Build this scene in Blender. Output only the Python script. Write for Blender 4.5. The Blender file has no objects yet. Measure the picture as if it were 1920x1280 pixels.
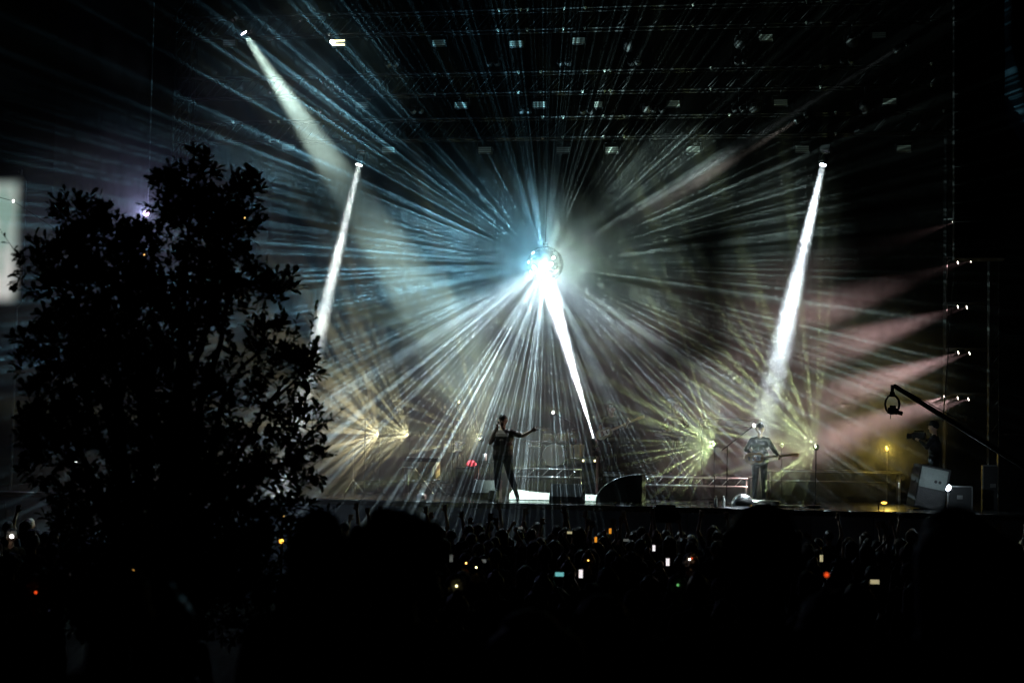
import bpy, bmesh, math, random
import numpy as np
from mathutils import Vector, Matrix, Euler, Quaternion

# ------------------------------------------------------------------ camera, world, exposure
sc = bpy.context.scene
sc.view_settings.view_transform = 'Standard'; sc.view_settings.look = 'None'
sc.view_settings.exposure = 0.0; sc.view_settings.gamma = 1.0
sc.render.engine = 'CYCLES'
sc.cycles.use_denoising = True
sc.cycles.volume_bounces = 0
sc.cycles.max_bounces = 5
sc.cycles.transparent_max_bounces = 6
sc.cycles.sample_clamp_indirect = 4.0
C = sc.collection
W0, H0, FP = 1920, 1280, 3440.0                 # photograph size and focal length in its pixels
cam = bpy.data.cameras.new('camera'); co = bpy.data.objects.new('camera', cam); C.objects.link(co)
cam.sensor_width = 36; cam.lens = FP / W0 * 36; cam.clip_end = 1500
co.location = (0, 0, 1.75)
PITCH = math.atan(198 / FP); ROLL = math.radians(1.0)
co.rotation_euler = (Matrix.Rotation(math.pi/2 + PITCH, 3, 'X') @ Matrix.Rotation(ROLL, 3, 'Z')).to_euler()
cam.dof.use_dof = True; cam.dof.focus_distance = 40.5; cam.dof.aperture_fstop = 2.8
sc.camera = co
world = bpy.data.worlds.new('World'); sc.world = world; world.use_nodes = True
_wn = world.node_tree; _bg = _wn.nodes['Background']
_sk = _wn.nodes.new('ShaderNodeTexSky'); _sk.sky_type = 'NISHITA'; _sk.sun_disc = False
_sk.sun_elevation = math.radians(-9); _sk.sun_rotation = math.radians(200)
_wn.links.new(_sk.outputs[0], _bg.inputs[0]); _bg.inputs[1].default_value = 0.015

CAMP = Vector(co.location); CM = co.rotation_euler.to_matrix()
PSI = math.radians(10.5)                        # the stage is seen a little from its left
U = Vector((math.cos(PSI), -math.sin(PSI), 0)); V = Vector((math.sin(PSI), math.cos(PSI), 0))
O = Vector((0, 40, 0)); FZ = 0.587              # stage origin under the singer; deck height
STG = Matrix.Rotation(-PSI, 4, 'Z')
BEAM_AIM = Vector((0, 4, 1.6))                       # point just before the camera that the beam patterns are turned towards

def ray(x, y): return CM @ Vector(((x - W0/2)/FP, -(y - H0/2)/FP, -1))
def S(x, y, d=0.0):                             # photo pixel -> point on the upright plane d metres upstage
    r = ray(x, y); return CAMP + r * ((O + V*d - CAMP).dot(V) / r.dot(V))
def F(x, d=0.0, z=FZ):                          # point on the deck in photo column x, d metres upstage
    p = S(x, 900, d); p.z = z; return p
def P(x, y, dist):                              # photo pixel -> point dist metres from the camera
    r = ray(x, y); return CAMP + r * (dist / r.y)
def frame(p, rz=0.0): return Matrix.Translation(p) @ STG @ Matrix.Rotation(rz, 4, 'Z')
def local(p):                                   # world point -> stage coordinates (across, upstage, up)
    q = p - O; return Vector((q.dot(U), q.dot(V), q.z))
def unlocal(v): return O + U*v[0] + V*v[1] + Vector((0, 0, v[2]))

# ------------------------------------------------------------------ materials
MAT = {}
def nodes_of(name):
    m = bpy.data.materials.new(name); m.use_nodes = True; MAT[name] = m
    return m, m.node_tree, m.node_tree.nodes['Principled BSDF']
def mat(name, col, rough=0.6, metal=0.0, var=0.25, scale=8.0, bump=0.0, spec=0.4, trans=0.0):
    m, nt, b = nodes_of(name)
    N, L = nt.nodes.new, nt.links.new
    tc = N('ShaderNodeTexCoord'); no = N('ShaderNodeTexNoise'); no.inputs['Scale'].default_value = scale; no.inputs['Detail'].default_value = 4
    L(tc.outputs['Object'], no.inputs['Vector'])
    mx = N('ShaderNodeMix'); mx.data_type = 'RGBA'
    mx.inputs[6].default_value = (*[c*(1-var) for c in col], 1); mx.inputs[7].default_value = (*[min(1, c*(1+var)) for c in col], 1)
    L(no.outputs[0], mx.inputs[0]); L(mx.outputs[2], b.inputs['Base Color'])
    mr = N('ShaderNodeMapRange'); mr.inputs[3].default_value = max(0.02, rough-0.12); mr.inputs[4].default_value = min(1, rough+0.12)
    L(no.outputs[0], mr.inputs[0]); L(mr.outputs[0], b.inputs['Roughness'])
    b.inputs['Metallic'].default_value = metal; b.inputs['Specular IOR Level'].default_value = spec
    if bump:
        bp = N('ShaderNodeBump'); bp.inputs['Strength'].default_value = bump; bp.inputs['Distance'].default_value = 0.02
        L(no.outputs[0], bp.inputs['Height']); L(bp.outputs[0], b.inputs['Normal'])
    if trans:
        tr = N('ShaderNodeBsdfTranslucent'); L(mx.outputs[2], tr.inputs[0])
        ms = N('ShaderNodeMixShader'); ms.inputs[0].default_value = trans
        out = nt.nodes['Material Output']; L(b.outputs[0], ms.inputs[1]); L(tr.outputs[0], ms.inputs[2]); L(ms.outputs[0], out.inputs[0])
    return m
def emit(name, col, strength, sample=False):
    m, nt, b = nodes_of(name)
    b.inputs['Base Color'].default_value = (0.02, 0.02, 0.02, 1); b.inputs['Roughness'].default_value = 0.2
    b.inputs['Emission Color'].default_value = (*col, 1); b.inputs['Emission Strength'].default_value = strength
    m.cycles.emission_sampling = 'FRONT_BACK' if sample else 'NONE'
    return m
mat('black_metal', (.009, .009, .010), .6, 0, .3, 14, spec=.15)
mat('black_paint', (.010, .010, .011), .6, 0, .4, 10, .15, .2)
mat('speaker_grille', (.01, .01, .011), .7, 0, .4, 60, .3)
mat('black_cloth', (.008, .008, .009), .9, 0, .4, 6, .3, .1)
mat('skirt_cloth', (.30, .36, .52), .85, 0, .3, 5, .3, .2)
mat('backdrop_cloth', (.0015, .0016, .002), .95, 0, .3, 3, .3, .02)
mat('blue_cloth', (.012, .035, .055), .9, 0, .3, 3, .3, .1)
mat('deck_gloss', (.012, .012, .013), .22, 0, .5, 5, .06, .6)
mat('aluminium', (.55, .55, .53), .35, .9, .15, 20)
mat('dull_steel', (.16, .16, .16), .4, .9, .25, 16)
mat('chrome', (.85, .85, .84), .06, 1, .05, 8)
mat('mirror_tile', (.85, .87, .86), .05, 1, .08, 3)
mat('grey_grille', (.09, .105, .10), .7, .1, .25, 30, .3)
mat('pale_face', (.26, .27, .24), .5, 0, .15, 40)
mat('lens_glass', (.25, .27, .28), .12, .6, .2, 20)
mat('white_mat', (.82, .82, .80), .5, 0, .05, 4, .05)
mat('white_plastic', (.8, .8, .78), .4, 0, .05, 9)
mat('red_cloth', (.55, .02, .03), .8, 0, .3, 14, .4)
mat('dark_red_cloth', (.16, .03, .03), .9, 0, .3, 10, .3)
mat('silver_wrap', (.62, .61, .60), .25, .85, .35, 12, .5)
mat('foil', (.7, .69, .62), .2, .95, .2, 22, .9)
mat('brass', (.55, .42, .16), .22, 1, .2, 18)
mat('drum_shell', (.20, .16, .09), .3, .1, .2, 10)
mat('drum_skin', (.30, .29, .26), .5, 0, .08, 10)
mat('wood_guitar', (.42, .24, .09), .3, 0, .3, 6)
mat('maple_neck', (.45, .28, .12), .4, 0, .2, 12)
mat('clear_bottle', (.5, .52, .5), .08, 0, .05, 10, spec=.8)
mat('paper_tan', (.35, .31, .22), .7, 0, .15, 12)
mat('skin', (.30, .18, .125), .5, 0, .12, 12)
mat('skin_dark', (.16, .09, .06), .5, 0, .12, 12)
mat('hair_dark', (.012, .009, .007), .6, 0, .4, 40, .6)
mat('hair_brown', (.05, .028, .016), .55, 0, .4, 40, .6)
mat('hair_fair', (.22, .15, .075), .5, 0, .4, 40, .6)
mat('tee_grey', (.13, .095, .09), .85, 0, .15, 9, .3, .2)
mat('jeans_dark', (.012, .014, .02), .85, 0, .3, 20, .3, .2)
mat('shoe_black', (.01, .01, .01), .5, 0, .3, 12)
for _n, _c in (('top_black', (.012, .012, .014)), ('top_navy', (.012, .016, .03)), ('top_olive', (.035, .035, .018)), ('top_grey', (.09, .09, .09)), ('top_maroon', (.05, .014, .016)), ('top_white', (.4, .39, .37))):
    mat(_n, _c, .9, 0, .3, 9, .3, .15)
mat('cap_pale', (.5, .48, .45), .8, 0, .1, 9)
mat('leaf_green', (.035, .055, .018), .5, 0, .4, 5, trans=.3, spec=.25)
mat('bark', (.045, .035, .026), .9, 0, .5, 14, .8)
mat('grass_ground', (.014, .018, .009), .95, 0, .6, 3, .6, .1)
emit('lens_white', (1, 1, 1), 40); emit('lens_cool', (.80, .88, 1), 40); emit('lens_violet', (.93, .80, 1), 30)
emit('lens_blue', (.62, .66, 1), 14); emit('lens_warm', (1, .82, .72), 14); emit('lens_amber', (1, .45, .05), 6)
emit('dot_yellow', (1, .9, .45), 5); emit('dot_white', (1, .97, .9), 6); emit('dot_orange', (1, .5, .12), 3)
emit('phone_white', (1, .93, .95), .9); emit('phone_dim', (.6, .65, .6), .12); emit('phone_orange', (1, .36, .03), .7)
emit('phone_teal', (.25, .8, .8), .5); emit('phone_yellow', (.9, .8, .45), .4); emit('dot_red', (1, .09, .015), .9); emit('dot_green', (.25, .9, .25), .6)
emit('dot_pink', (1, .6, 1), 6)
# left video screen: soft-edged pale picture
m, nt, b = nodes_of('screen_image')
tc = nt.nodes.new('ShaderNodeTexCoord'); sp = nt.nodes.new('ShaderNodeSeparateXYZ'); nt.links.new(tc.outputs['Generated'], sp.inputs[0])
def _edge(sock, w0, w1):
    def mm(op, a, v):
        n = nt.nodes.new('ShaderNodeMath'); n.operation = op; nt.links.new(a, n.inputs[0]); n.inputs[1].default_value = v; return n.outputs[0]
    a = mm('ABSOLUTE', mm('SUBTRACT', sock, .5), 0)
    r = nt.nodes.new('ShaderNodeMapRange'); r.interpolation_type = 'SMOOTHSTEP'; r.inputs[1].default_value = w0; r.inputs[2].default_value = w1; r.inputs[3].default_value = 1; r.inputs[4].default_value = 0
    nt.links.new(a, r.inputs[0]); return r.outputs[0]
no = nt.nodes.new('ShaderNodeTexNoise'); no.inputs['Scale'].default_value = 2.2; nt.links.new(tc.outputs['Generated'], no.inputs['Vector'])
rp = nt.nodes.new('ShaderNodeValToRGB'); rp.color_ramp.elements[0].position = .35; rp.color_ramp.elements[0].color = (.26, .40, .34, 1)
rp.color_ramp.elements[1].position = .65; rp.color_ramp.elements[1].color = (.66, .66, .62, 1); nt.links.new(no.outputs[0], rp.inputs[0])
mu = nt.nodes.new('ShaderNodeMath'); mu.operation = 'MULTIPLY'; nt.links.new(_edge(sp.outputs[0], .26, .5), mu.inputs[0]); nt.links.new(_edge(sp.outputs[2], .37, .5), mu.inputs[1])
m2 = nt.nodes.new('ShaderNodeMath'); m2.operation = 'MULTIPLY'; m2.inputs[1].default_value = .85; nt.links.new(mu.outputs[0], m2.inputs[0])
b.inputs['Base Color'].default_value = (.01, .01, .01, 1)
nt.links.new(rp.outputs[0], b.inputs['Emission Color']); nt.links.new(m2.outputs[0], b.inputs['Emission Strength'])
m.cycles.emission_sampling = 'FRONT'

# ------------------------------------------------------------------ mesh builder
class MB:
    def __init__(s): s.v = []; s.f = []; s.m = []
    def add(s, vs, fs, mi=0):
        k = len(s.v); s.v += [tuple(p) for p in vs]; s.f += [tuple(i+k for i in f) for f in fs]; s.m += [mi]*len(fs); return s
    def box(s, c, size, rot=None, mi=0, taper=(1, 1)):
        R = rot or Matrix.Identity(3); c = Vector(c); vs = []
        for z in (-.5, .5):
            for x, y in ((-.5, -.5), (.5, -.5), (.5, .5), (-.5, .5)):
                t = taper if z > 0 else (1, 1)
                vs.append(c + R @ Vector((x*size[0]*t[0], y*size[1]*t[1], z*size[2])))
        return s.add(vs, [(3, 2, 1, 0), (4, 5, 6, 7), (0, 1, 5, 4), (1, 2, 6, 5), (2, 3, 7, 6), (3, 0, 4, 7)], mi)
    def tube(s, p0, p1, r0, r1=None, n=8, mi=0, caps=True):
        p0, p1 = Vector(p0), Vector(p1); r1 = r0 if r1 is None else r1
        z = (p1-p0).normalized(); x = z.orthogonal().normalized(); y = z.cross(x); vs = []
        for p, r in ((p0, r0), (p1, r1)):
            for i in range(n):
                a = 2*math.pi*i/n; vs.append(p + x*(r*math.cos(a)) + y*(r*math.sin(a)))
        fs = [(i, (i+1) % n, n+(i+1) % n, n+i) for i in range(n)]
        if caps: fs += [tuple(range(n-1, -1, -1)), tuple(range(n, 2*n))]
        return s.add(vs, fs, mi)
    def path(s, pts, r, n=6, mi=0):
        for a, b in zip(pts, pts[1:]): s.tube(a, b, r, r, n, mi)
        return s
    def lathe(s, prof, n=20, M=None, mi=0):
        M = M or Matrix.Identity(4); vs = []; fs = []
        for r, z in prof:
            for i in range(n):
                a = 2*math.pi*i/n; vs.append(M @ Vector((r*math.cos(a), r*math.sin(a), z)))
        for j in range(len(prof)-1):
            for i in range(n):
                fs.append((j*n+i, j*n+(i+1) % n, (j+1)*n+(i+1) % n, (j+1)*n+i))
        return s.add(vs, fs, mi)
    def prism(s, poly, y0, y1, M=None, mi=0):                  # outline in x,z pushed along y
        M = M or Matrix.Identity(4); n = len(poly)
        vs = [M @ Vector((x, y0, z)) for x, z in poly] + [M @ Vector((x, y1, z)) for x, z in poly]
        fs = [tuple(range(n)), tuple(range(2*n-1, n-1, -1))] + [(i, n+i, n+(i+1) % n, (i+1) % n) for i in range(n)]
        return s.add(vs, fs, mi)
    def mesh(s, name, mats, smooth=False, bevel=0):
        me = bpy.data.meshes.new(name); me.from_pydata(s.v, [], s.f)
        for m in mats if isinstance(mats, (list, tuple)) else [mats]: me.materials.append(MAT[m])
        if len(me.materials) > 1: me.polygons.foreach_set('material_index', s.m)
        bm = bmesh.new(); bm.from_mesh(me); bmesh.ops.recalc_face_normals(bm, faces=bm.faces)
        if bevel:
            bmesh.ops.bevel(bm, geom=bm.edges[:], offset=bevel, segments=2, affect='EDGES', profile=.6)
        bm.to_mesh(me); bm.free()
        if smooth: me.shade_smooth()
        return me
    def build(s, name, mats, parent=None, smooth=False, M=None, bevel=0):
        o = bpy.data.objects.new(name, s.mesh(name, mats, smooth, bevel)); C.objects.link(o)
        if parent: o.parent = parent
        if M is not None: o.matrix_local = M
        return o
def tag(o, label=None, cat=None, group=None, kind=None):
    if label: o['label'] = label
    if cat: o['category'] = cat
    if group: o['group'] = group
    if kind: o['kind'] = kind
    return o
def thing(name, label, cat, M, group=None):
    o = bpy.data.objects.new(name, None); C.objects.link(o); o.empty_display_size = .1; o.matrix_world = M
    return tag(o, label, cat, group)
def inst(name, me, parent=None, M=None):
    o = bpy.data.objects.new(name, me); C.objects.link(o)
    if parent: o.parent = parent
    if M is not None: o.matrix_local = M
    return o
def copy_tree(o, parent=None):
    c = o.copy(); C.objects.link(c); c.parent = parent
    for ch in o.children: copy_tree(ch, c)
    return c
def aim(p, q): return Matrix.Translation(p) @ (q-p).to_track_quat('-Z', 'Y').to_matrix().to_4x4()

# ------------------------------------------------------------------ light helpers
def add_light(kind, name, M, energy, col, size, parent=None):
    l = bpy.data.lights.new(name, kind); o = bpy.data.objects.new(name, l); C.objects.link(o)
    l.energy = energy; l.color = col
    if kind != 'AREA': l.shadow_soft_size = size
    if parent: o.parent = parent; o.matrix_parent_inverse = Matrix.Identity(4)
    o.matrix_world = M if not parent else M
    if parent: o.matrix_local = M
    return o
def beams(o, p, k, ke, lo, hi, ew, base, sector=None, seed=0.0, cols=None, gains=(1, 1, 1), up=1.0, detail=1.5):
    """split a lamp's light into many separate beams (mirror facets), fanned about an axis turned towards the camera"""
    l = o.data; l.use_nodes = True; nt = l.node_tree; em = nt.nodes['Emission']
    N, L = nt.nodes.new, nt.links.new
    ax = (BEAM_AIM-p).normalized(); ux = Vector((0, 0, 1)).cross(ax).normalized(); uz = ax.cross(ux)
    ge = N('ShaderNodeNewGeometry')
    def dot(v):
        d = N('ShaderNodeVectorMath'); d.operation = 'DOT_PRODUCT'; d.inputs[1].default_value = v; L(ge.outputs['Incoming'], d.inputs[0]); return d.outputs['Value']
    def mth(op, a, b=None):
        n = N('ShaderNodeMath'); n.operation = op
        for i, v in enumerate((a, b)):
            if v is None: continue
            if isinstance(v, (int, float)): n.inputs[i].default_value = v
            else: L(v, n.inputs[i])
        return n.outputs[0]
    X, Y, Z = dot(ux), dot(ax), dot(uz)
    cx = N('ShaderNodeCombineXYZ'); L(X, cx.inputs[0]); L(Z, cx.inputs[1])
    nm = N('ShaderNodeVectorMath'); nm.operation = 'NORMALIZE'; L(cx.outputs[0], nm.inputs[0])
    s2 = N('ShaderNodeSeparateXYZ'); L(nm.outputs[0], s2.inputs[0])
    c3 = N('ShaderNodeCombineXYZ')
    L(mth('MULTIPLY', s2.outputs[0], k), c3.inputs[0]); L(mth('MULTIPLY', s2.outputs[1], k), c3.inputs[1])
    L(mth('ADD', mth('MULTIPLY', Y, ke), seed), c3.inputs[2])
    no = N('ShaderNodeTexNoise'); no.inputs['Scale'].default_value = 1; no.inputs['Detail'].default_value = detail; no.inputs['Roughness'].default_value = .62; L(c3.outputs[0], no.inputs['Vector'])
    mr = N('ShaderNodeMapRange'); mr.inputs[1].default_value = lo; mr.inputs[2].default_value = hi; mr.inputs[3].default_value = base; mr.inputs[4].default_value = 1
    L(no.outputs[0], mr.inputs[0])
    g = mth('MULTIPLY', Y, 1/ew); g = mth('EXPONENT', mth('MULTIPLY', mth('MULTIPLY', g, g), -1.0))
    val = mth('MULTIPLY', mr.outputs[0], g)
    if sector:                                   # (direction in degrees across the stage, from, to): lit sector
        for ang, c0, c1, low in sector:
            a = math.radians(ang)
            d = mth('ADD', mth('MULTIPLY', s2.outputs[0], math.cos(a)), mth('MULTIPLY', s2.outputs[1], math.sin(a)))
            r = N('ShaderNodeMapRange'); r.interpolation_type = 'SMOOTHSTEP'; r.inputs[1].default_value = c0; r.inputs[2].default_value = c1
            r.inputs[3].default_value = low; r.inputs[4].default_value = 1; L(d, r.inputs[0]); val = mth('MULTIPLY', val, r.outputs[0])
    if cols:                                     # tint and strength by direction: one side, downwards, other side
        def ramp(sock, a0, a1, v0=0, v1=1):
            r = N('ShaderNodeMapRange'); r.interpolation_type = 'SMOOTHSTEP'
            for i_, v in enumerate((a0, a1, v0, v1)): r.inputs[1+i_].default_value = v
            L(sock, r.inputs[0]); return r.outputs[0]
        fs_, fd = ramp(s2.outputs[0], -.35, .55), ramp(s2.outputs[1], -.15, -.75)
        m1 = N('ShaderNodeMix'); m1.data_type = 'RGBA'; L(fs_, m1.inputs[0]); m1.inputs[6].default_value = (*[c*gains[0] for c in cols[0]], 1); m1.inputs[7].default_value = (*[c*gains[2] for c in cols[2]], 1)
        m2_ = N('ShaderNodeMix'); m2_.data_type = 'RGBA'; L(fd, m2_.inputs[0]); L(m1.outputs[2], m2_.inputs[6]); m2_.inputs[7].default_value = (*[c*gains[1] for c in cols[1]], 1)
        L(m2_.outputs[2], em.inputs['Color']); val = mth('MULTIPLY', val, ramp(s2.outputs[1], .1, .9, 1, up))
    L(val, em.inputs['Strength'])
    return o

# ------------------------------------------------------------------ smoke on the stage
LIGHT_D = dict(smoke_lo=.014, smoke_hi=.095)
bm = MB().box((0, 0, 0), (1, 1, 1)); smoke = bm.build('stage_smoke', 'black_cloth')
SM = (38.0, 16.0, 16.0)
smoke.matrix_world = Matrix.Translation(O + V*2.3 + Vector((0, 0, 5.9))) @ STG @ Matrix.Diagonal((*SM, 1))
tag(smoke, 'thin drifting stage smoke lit by the beams', 'smoke', kind='stuff')
m = bpy.data.materials.new('smoke_volume'); m.use_nodes = True; nt = m.node_tree; nt.nodes.clear(); MAT['smoke_volume'] = m
N, L = nt.nodes.new, nt.links.new
out = N('ShaderNodeOutputMaterial'); vs = N('ShaderNodeVolumeScatter'); vs.inputs['Anisotropy'].default_value = .15
geo = N('ShaderNodeNewGeometry'); tco = N('ShaderNodeTexCoord')
mp = N('ShaderNodeMapping'); mp.inputs['Scale'].default_value = (1, 1, 1.25); L(geo.outputs['Position'], mp.inputs[0])
no = N('ShaderNodeTexNoise'); no.inputs['Scale'].default_value = .56; no.inputs['Detail'].default_value = 3; no.inputs['Roughness'].default_value = .6
L(mp.outputs[0], no.inputs['Vector'])
mr = N('ShaderNodeMapRange'); mr.inputs[1].default_value = .41; mr.inputs[2].default_value = .69
mr.inputs[3].default_value = LIGHT_D['smoke_lo']; mr.inputs[4].default_value = LIGHT_D['smoke_hi']; L(no.outputs[0], mr.inputs[0])
dens = mr.outputs[0]
def _puff(centre, radii, lo, hi, w0=.35, w1=1.0):       # soft ellipsoid of thicker smoke
    v1 = N('ShaderNodeVectorMath'); v1.operation = 'SUBTRACT'; L(geo.outputs['Position'], v1.inputs[0]); v1.inputs[1].default_value = centre
    v2 = N('ShaderNodeVectorMath'); v2.operation = 'DIVIDE'; L(v1.outputs[0], v2.inputs[0]); v2.inputs[1].default_value = radii
    v3 = N('ShaderNodeVectorMath'); v3.operation = 'LENGTH'; L(v2.outputs[0], v3.inputs[0])
    r_ = N('ShaderNodeMapRange'); r_.interpolation_type = 'SMOOTHSTEP'; r_.inputs[1].default_value = w0; r_.inputs[2].default_value = w1
    r_.inputs[3].default_value = hi; r_.inputs[4].default_value = lo; L(v3.outputs['Value'], r_.inputs[0]); return r_.outputs[0]
PUFFS = [((2.4, 43.2, 5.0), (2.8, 3.2, 2.8), 0, 1.1), ((-1.4, 44.4, 4.3), (5.8, 5.4, 5.2), .015, 2.0), ((7.4, 42.8, 3.2), (3.4, 4, 3.2), 0, 2.6), ((-5.0, 41.2, 9.4), (3.0, 4, 3.2), 0, .9), ((-9.0, 43, 4.5), (6, 6, 5.6), 0, .7), ((3.6, 41.6, 7.8), (2.0, 4, 1.4), 0, .7), ((6.0, 40.6, 5.5), (1.7, 4, 3.7), 0, .8), ((-4.5, 37.4, .2), (7.5, 3.2, 2.8), 0, 1.8), ((4.6, 41.6, 2.3), (3.0, 1.9, 2.0), 0, 2.6), ((-3.6, 43.4, 2.2), (3.4, 2.4, 1.9), 0, 1.8)]
_acc = None
for _c in PUFFS:
    o_ = _puff(*_c)
    if _acc is None: _acc = o_
    else:
        a_ = N('ShaderNodeMath'); a_.operation = 'ADD'; L(_acc, a_.inputs[0]); L(o_, a_.inputs[1]); _acc = a_.outputs[0]
q = N('ShaderNodeMath'); q.operation = 'MULTIPLY'; L(dens, q.inputs[0]); L(_acc, q.inputs[1]); dens = q.outputs[0]
sx = N('ShaderNodeSeparateXYZ'); L(tco.outputs['Object'], sx.inputs[0])
for i, (w0, w1) in enumerate(((.40, .5), (.42, .5), (.42, .5))):          # thins out towards its borders
    a = N('ShaderNodeMath'); a.operation = 'ABSOLUTE'; L(sx.outputs[i], a.inputs[0])
    r = N('ShaderNodeMapRange'); r.interpolation_type = 'SMOOTHSTEP'; r.inputs[1].default_value = w0; r.inputs[2].default_value = w1; r.inputs[3].default_value = 1; r.inputs[4].default_value = 0
    L(a.outputs[0], r.inputs[0])
    q = N('ShaderNodeMath'); q.operation = 'MULTIPLY'; L(dens, q.inputs[0]); L(r.outputs[0], q.inputs[1]); dens = q.outputs[0]
L(dens, vs.inputs['Density']); L(vs.outputs[0], out.inputs['Volume'])
smoke.data.materials.clear(); smoke.data.materials.append(m)
m.cycles.volume_step_rate = 1.0
sc.cycles.adaptive_threshold = .015

# ------------------------------------------------------------------ ground
_pd = [(-60, .3), (0, 0), (3.5, 0), (7, -.45), (12, -.95), (20, -1.26), (30, -1.46), (37, -1.54), (60, -1.8), (900, -1.8)]
def gz(d): return float(np.interp(d, [a for a, _ in _pd], [b for _, b in _pd]))
g = MB(); ys = [-60, -20, -5, 0, 2, 3.5, 5, 7, 9, 12, 16, 20, 25, 30, 37, 45, 60, 120, 300, 900]; xs = [-600, -150, -60, -30, -15, -8, 0, 8, 15, 30, 60, 150, 600]
g.add([(x, y, gz(y)) for y in ys for x in xs], [(j*len(xs)+i, j*len(xs)+i+1, (j+1)*len(xs)+i+1, (j+1)*len(xs)+i) for j in range(len(ys)-1) for i in range(len(xs)-1)])
tag(g.build('ground', 'grass_ground', smooth=True), kind='structure')

# ------------------------------------------------------------------ stage
EDGE = -1.5; XL, XR = -13.5, 11.6; GZ = -1.8
st = thing('stage', 'low black stage platform with glossy deck and dark front skirt', 'stage', frame(unlocal((0, 0, 0))))
MB().box(((XL+XR)/2, EDGE+6, FZ-.06), (XR-XL, 12, .12)).build('deck', 'deck_gloss', st)
x = XL
while x < XR-.01:
    w = min(1.25, XR-x)
    MB().box((x+w/2, EDGE+.05, (GZ+FZ-.12)/2), (w-.012, .04, FZ-.12-GZ)).build('skirt_panel', 'skirt_cloth', st); x += w
random.seed(5); x = XL
while x < XR-.3:
    w = random.uniform(.5, 1.9); w = min(w, XR-x)
    MB().tube((x, EDGE-.01, FZ-.02+random.uniform(-.008, .008)), (x+w-.02, EDGE-.01, FZ-.02+random.uniform(-.008, .008)), .018, n=8).build('edge_trim', 'dull_steel', st, True); x += w
bd = thing('backdrop_curtain', 'tall black pleated curtain hanging behind the whole stage', 'curtain', frame(unlocal((0, 10.2, 0))))
n = 120; cv = MB(); pts = [(XL-2 + (XR-XL+6)*i/n, .10*math.sin(i*1.9)+.05*math.sin(i*.7)) for i in range(n+1)]
cv.add([(x, y, z) for z in (GZ, 15) for x, y in pts] + [(x, y+.04, z) for z in (GZ, 15) for x, y in pts],
       [(i, i+1, n+2+i, n+1+i) for i in range(n)] + [(2*n+2+i, 2*n+3+i, 3*n+4+i, 3*n+3+i) for i in range(n)])
cv.build('cloth', 'backdrop_cloth', bd, True)
MB().tube((XL-2, 0, 15.05), (XR+4, 0, 15.05), .05).build('curtain_rail', 'black_metal', bd)

# ------------------------------------------------------------------ truss maker
def truss(name, label, M, length, h=.42, bay=.42, cr=.025, mt='black_metal', group=None, flat=False, clamps=(), cat='truss', xoff=0):
    t = thing(name, label, cat, M, group)
    x0, x1 = -length/2+xoff, length/2+xoff
    for y in ((0,) if flat else (-.18, .18)):
        for z in (0, h): MB().tube((x0, y, z), (x1, y, z), cr, n=8).build('chord', mt, t, True)
    br = [MB().tube((x0, 0, 0), (x0, 0, h), cr*.6, n=6).mesh('brace', mt, True)]
    nb = max(1, round(length/bay)); bw = length/nb
    if flat:
        me = MB().tube((0, 0, 0), (bw*.55, 0, h), cr*.55, n=6).mesh('brace', mt, True)
        for i in range(nb): inst('brace', me, t, Matrix.Translation((x0+i*bw, 0, 0)))
        for xx in (x0, x1): MB().tube((xx, 0, -.02), (xx, 0, h), cr, n=6).build('end_post', mt, t, True)
    else:
        b = MB()
        for i in range(nb):
            xx = x0+i*bw
            for y in (-.18, .18): b.tube((xx, y, 0), (xx+bw, y, h), cr*.5, n=5)
            for z in (0, h): b.tube((xx, -.18, z), (xx+bw, .18, z), cr*.5, n=5)
        o = b.build('lattice', mt, t, True); o['kind'] = 'stuff'
    cm = MB().box((0, 0, 0), (.06, .08, .022)).tube((0, -.05, -.03), (0, .05, -.03), .02, n=6).mesh('clamp', 'pale_face')
    for cx, cz in clamps: inst('clamp', cm, t, Matrix.Translation((cx, -.20, cz)))
    return t
RIGD = 3.0
random.seed(11)
for k, (yt, yb, x0, x1) in enumerate(((20, 58, 330, 1885), (137, 175, 330, 1885), (222, 260, 330, 1885))):
    a, b2, bt = S(x0, yt, RIGD), S(x1, yt, RIGD), S(x0, yb, RIGD)
    a2 = local(a); b3 = local(b2); zl = local(S(1000, yb, RIGD)).z; zh = local(S(1000, yt, RIGD)).z; mid = (a2.x+b3.x)/2; ln = b3.x-a2.x
    cl = []
    for cxp in {0: (937, 977, 990, 1058, 1098, 1300, 1512, 620, 700, 1540), 1: (976, 1017, 1096, 1136, 1147, 1335, 1539, 1746, 640, 820), 2: (1022, 1060, 1137, 1174, 1370, 1568, 1769, 445, 515, 530)}[k]:
        for zz in (0, zh-zl):
            if random.random() < .85: cl.append((local(S(cxp + (0 if zz else 0), 100, RIGD)).x - mid, zz))
    truss('lighting_truss', ['long black roof truss above the strobe panels, highest row', 'long black roof truss of the middle row of lamps', 'long black roof truss carrying the lowest row of strobe panels'][k],
          frame(unlocal((mid, RIGD, zl))), ln, zh-zl, clamps=cl)
# uprights that carry the roof trusses
for xp, lab in ((338, 'thin dark scaffold mast at the tree side of the stage'), (1872, 'dark scaffold mast behind the hanging speaker column')):
    lp = local(S(xp, 500, RIGD)); t = thing('scaffold_mast', lab, 'mast', frame(unlocal((lp.x, RIGD, GZ))))
    for dx in (-.2, .2):
        for dy in (-.2, .2): MB().tube((dx, dy, 0), (dx, dy, 15), .028).build('post', 'black_metal', t, True)
    rg = MB()
    for i in range(30):
        z = i*.5
        for s1 in (-.2, .2): rg.tube((-.2, s1, z), (.2, s1, z+.5), .014, n=5); rg.tube((s1, -.2, z), (s1, .2, z+.5), .014, n=5)
    rg.build('lattice', 'black_metal', t)['kind'] = 'stuff'

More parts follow.
